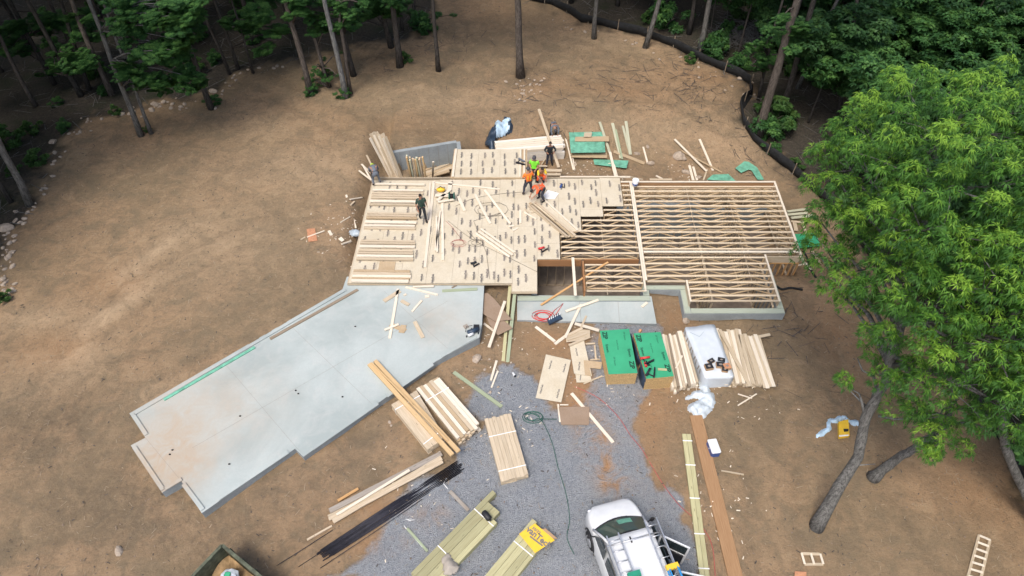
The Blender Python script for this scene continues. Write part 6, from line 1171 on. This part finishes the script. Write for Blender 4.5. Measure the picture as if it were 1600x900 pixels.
# understorey shrubs
g = random.Random(9); n = 0
def szone(x, y):
    ux, uy = px_of((x, y, hz(x, y)))
    return ('in the left woods' if x < 4 else 'just behind the upper fence' if ux < 1180 else 'behind the bright oak' if uy > 150 else 'in the top right corner' if ux > 1400 else 'right of the fence corner')
def shrub(x, y, sc, label, group=None, k=0):
    e = empty('shrub', (x, y, hz(x, y)), label, 'shrub', group); mb = MB(); 
    o = link('foliage', SH[k % 2], (0, 0, .32 * sc), e); o.scale = (sc, sc, sc); o.rotation_euler.z = g.uniform(0, 6)
    o = link('stems', STM, (0, 0, 0), e); o.scale = (sc, sc, sc)
mb = MB(); [mb.tube([(0, 0, -.02), (.12 * math.cos(a), .12 * math.sin(a), .2), (.3 * math.cos(a + .3), .3 * math.sin(a + .3), .42)], [.014, .01, .004], 4) for a in (0, 1.3, 2.5, 3.8, 5)]; STM = mb.mesh('stems', 'bark_brown', (0, 0, 0))
for px, py, sc, lab in [(487, 147, .9, 'small shrub at the foot of the leftmost clustered trunk'), (537, 152, .9, 'small shrub at the foot of the pale straight trunk'), (632, 98, 1.0, 'yellow green shrub right of the dark trunk'), (663, 48, 1.9, 'broad dark shrub near the top left of the middle'), (667, 52, 1.2, 'low shrub in front of the broad dark one'), (1113, 88, 2.2, 'round bright shrub behind the fence'), (1078, 97, .9, 'small shrub in front of the fence'), (103, 203, .9, 'small bright shrub at the dirt edge upper left'), (62, 258, 1.3, 'dark shrub between pale trunk and dirt edge'), (18, 232, 2.0, 'large dark shrub left of the pale leaning trunk'), (182, 178, .8, 'low shrub beside pale stones'), (335, 163, .9, 'shrub at the foot of the dark trunk by the stones'), (510, 120, .9, 'leafy sprout among the clustered trunks'), (8, 470, .7, 'tiny shrub among the white stones at the left edge'), (232, 205, .5, 'sprout at the foot of the leafy pair'), (300, 110, 1.6, 'dim shrub in the woods above the stones'), (1205, 238, 1.0, 'shrub behind the fence below the thick brown trunk'), (1240, 262, .9, 'shrub behind the fence left of the bright oak crown'), (1160, 30, 2.2, 'shrub at the top behind the fence')]:
    p = G(px, py); shrub(p.x, p.y, sc, lab, None, int(px))
for i in range(3000):
    if n > 165: break
    x = g.uniform(-34, 40); y = g.uniform(8, 58)
    if float(dpoly(np.array([x]), np.array([y]), clr)[0]) > -.8: continue
    if x < 4 and g.random() < .55: continue
    if 10 < x < 18.5 and y < 18: continue
    shrub(x, y, g.uniform(1.0, 2.8) if x > 4 else g.uniform(.7, 1.7), 'leafy shrub growing under the trees ' + szone(x, y), 'shrubs under the trees ' + szone(x, y), n); n += 1

# ------------------------------------------------------------------ stones
RK = []
for i in range(5):
    bm = bmesh.new(); bmesh.ops.create_icosphere(bm, subdivisions=2, radius=1)
    for v in bm.verts: v.co = Vector((v.co.x, v.co.y * .75, v.co.z * .5)) * (1 + .5 * (float(vnoise(np.array([v.co.x * 1.5 + i * 7]), np.array([v.co.y * 1.5 + v.co.z * 2]), i)[0]) - .5))
    me = bpy.data.meshes.new('stone'); bm.to_mesh(me); bm.free(); me.materials.append(M['rock']); RK.append(me)
def stone(px, py, r, lab, group, i=0, w_=None):
    p = G(px, py, r * .15) if w_ is None else w_; o = link('stone', RK[i % 5], tuple(p)); o.scale = (r, r * g.uniform(.7, 1.1), r * g.uniform(.7, 1.1)); o.rotation_euler = (g.uniform(-.3, .3), g.uniform(-.3, .3), g.uniform(0, 6)); tag(o, lab, 'stone', group)
for i, (px, py, r, lab) in enumerate([(745, 560, .25, 'brown stone on the dirt right of the slab'), (886, 558 - 120, .01, ''), (1060, 244, .4, 'largest flat brown stone behind the open joists'), (1067, 247, .25, 'stone touching the largest flat one behind the joists'), (1072, 269, .28, 'squarish stone close behind the joist rim'), (1092, 277, .2, 'rounded stone behind the joist rim beside short boards'), (995, 240, .22, 'stone left of the short white stick'), (1012, 229, .18, 'stone at the top of the short white stick'), (1017, 255, .22, 'stone at the foot of the short white stick'), (333, 142, .3, 'pale block stone at the upper left clearing edge'), (1072, 500, .25, 'yellowish flat stone beside the notch of the foundation'), (185, 861, .2, 'rounded pale stone on the dirt at the lower left'), (82, 221, .3, 'flat pale stone at the left clearing edge'), (1143, 108, .5, 'large yellowish stone behind the fence corner'), (1160, 122, .35, 'second yellowish stone behind the fence corner'), (243, 163, .28, 'pale block stone behind the leafy pair of trunks'), (190, 178, .22, 'whitish stone left of the leafy pair'), (237, 172, .25, 'flat pale stone just above the leafy pair of trunks'), (10, 356, .35, 'flat white slab of stone at the left edge')]):
    if lab: stone(px, py, r, lab, None, i)
EDG = [(5, 372), (22, 352), (45, 330), (62, 315), (75, 283), (85, 248), (100, 225), (118, 203), (150, 180), (200, 176), (235, 172), (262, 165), (290, 160), (330, 168), (345, 150), (360, 128), (380, 112), (410, 107), (440, 104)]
for i in range(75):
    k = g.randrange(len(EDG) - 1); t = g.random(); px = EDG[k][0] * (1 - t) + EDG[k + 1][0] * t + g.gauss(0, 5); py = EDG[k][1] * (1 - t) + EDG[k + 1][1] * t + g.gauss(0, 5)
    stone(px, py, g.uniform(.06, .17), 'small pale stone along the edge between dirt and the left woods', 'small stones along the left clearing edge', i)
for i in range(28): stone(g.gauss(822, 14), g.gauss(135, 12), g.uniform(.05, .14), 'small stone scattered at the foot of the lone middle trunk', 'small stones by the lone middle trunk', i)
for i in range(34):
    k = g.randrange(3, 13); px = FENCE_PX[k][0] + g.gauss(-3, 12); py = FENCE_PX[k][1] + g.uniform(6, 20); stone(px, py, g.uniform(.05, .15), 'small stone on the dirt along the fence', 'small stones along the fence', i)
for i in range(30): stone(g.uniform(0, 26), g.uniform(360, 480), g.uniform(.05, .2), 'whitish stone in the rubble at the left edge of the view', 'rubble stones at the left edge', i)
for i in range(26): stone(g.uniform(600, 790), g.uniform(545, 690), g.uniform(.03, .08), 'pebble on the dirt between slab and gravel', 'pebbles between slab and gravel', i)
# stuff: scattered chips, clods and twigs
def scatter(name, label, cat, n, fn, mat, L, Wd, seed, zr=.02):
    q = np.random.default_rng(seed); P_ = fn(q, n); P_ = P_[: n]; m = len(P_); a = q.uniform(0, 6.28, m); ln = L * q.uniform(.4, 1.6, m); wd = Wd * q.uniform(.5, 1.5, m); z_ = height(P_[:, 0], P_[:, 1]) + .012 + q.uniform(0, zr, m); t = q.normal(0, .25, m)
    dx = np.cos(a) * ln / 2; dy = np.sin(a) * ln / 2; nx_ = -np.sin(a) * wd / 2; ny_ = np.cos(a) * wd / 2; V_ = []
    for sx, sy, sz in ((-1, -1, 0), (1, -1, 0), (1, 1, 0), (-1, 1, 0), (0, 0, 1)):
        V_.append(np.stack([P_[:, 0] + sx * dx + sy * nx_, P_[:, 1] + sx * dy + sy * ny_, z_ + sx * t * ln * .3 + sz * wd * .7], 1))
    V_ = np.stack(V_, 1).reshape(-1, 3); b_ = np.arange(m)[:, None] * 5; Fq = np.concatenate([b_ + np.array([[0, 1, 4]]), b_ + np.array([[1, 2, 4]]), b_ + np.array([[2, 3, 4]]), b_ + np.array([[3, 0, 4]])], 0)
    o = link(name, fast_mesh(name, V_, Fq, mat)); tag(o, label, cat, None, 'stuff')
def in_clear(q, n):
    X = q.uniform(-26, 22, n * 2); Y = q.uniform(8, 50, n * 2); k = dpoly(X, Y, clr) > 0; 
    Zp = height(X, Y, False); k &= Zp > -2.0; sl_ = dpoly(X, Y, [tuple(p[:2]) for p in sl]) < 0; k &= sl_; return np.stack([X[k], Y[k]], 1)[:n]
def near(pxs, sd):
    def f(q, n):
        c = [G(*p) for p in pxs]; k = q.integers(0, len(c), n); X = np.array([c[i].x for i in k]) + q.normal(0, sd, n); Y = np.array([c[i].y for i in k]) + q.normal(0, sd, n); return np.stack([X, Y], 1)
    return f
def in_forest(q, n):
    X = q.uniform(-40, 40, n * 3); Y = q.uniform(8, 56, n * 3); k = dpoly(X, Y, clr) < .1; return np.stack([X[k], Y[k]], 1)[:n]
scatter('dirt_clods', 'scattered brown clods over the bare dirt', 'clods', 2600, in_clear, 'clod', .05, .04, 1)
scatter('straw', 'thin straw and root bits over the dirt', 'straw', 3500, in_clear, 'straw_mat', .16, .012, 2)
scatter('dark_debris', 'small dark leaf and bark bits over the dirt', 'debris', 1800, in_clear, 'bark_brown', .09, .03, 12)
scatter('wood_chips', 'small pale wood chips around the house frame', 'wood chips', 420, near([(540, 340), (545, 380), (520, 360), (900, 545), (880, 530), (780, 520), (760, 580), (960, 600), (1090, 600), (1150, 610), (900, 265), (940, 260), (1060, 270), (870, 255), (1130, 790), (800, 680), (640, 760), (1100, 760)], .9), 'bright_wood', .09, .03, 3)
scatter('fallen_branches', 'fallen branches and twigs on the woodland floor', 'branches', 3200, in_forest, 'bark_grey', .9, .03, 4, .12)
scatter('roots', 'dark roots and twigs pressed in the dirt near the fence', 'roots', 420, near([(950, 135), (1010, 125), (1060, 130), (1100, 150), (1080, 120), (820, 150), (850, 165), (1150, 180), (1195, 250), (1220, 500), (1235, 530), (600, 100), (700, 70)], 1.5), 'bark_brown', .7, .03, 5)
scatter('brush_pile', 'pile of bare pale brush behind the fence', 'brush', 300, near([(1140, 60), (1155, 66), (1165, 55)], .9), 'bark_pale', 1.3, .03, 6, .5)
for o in list(bpy.data.objects):
    if '_org' in o: del o['_org']
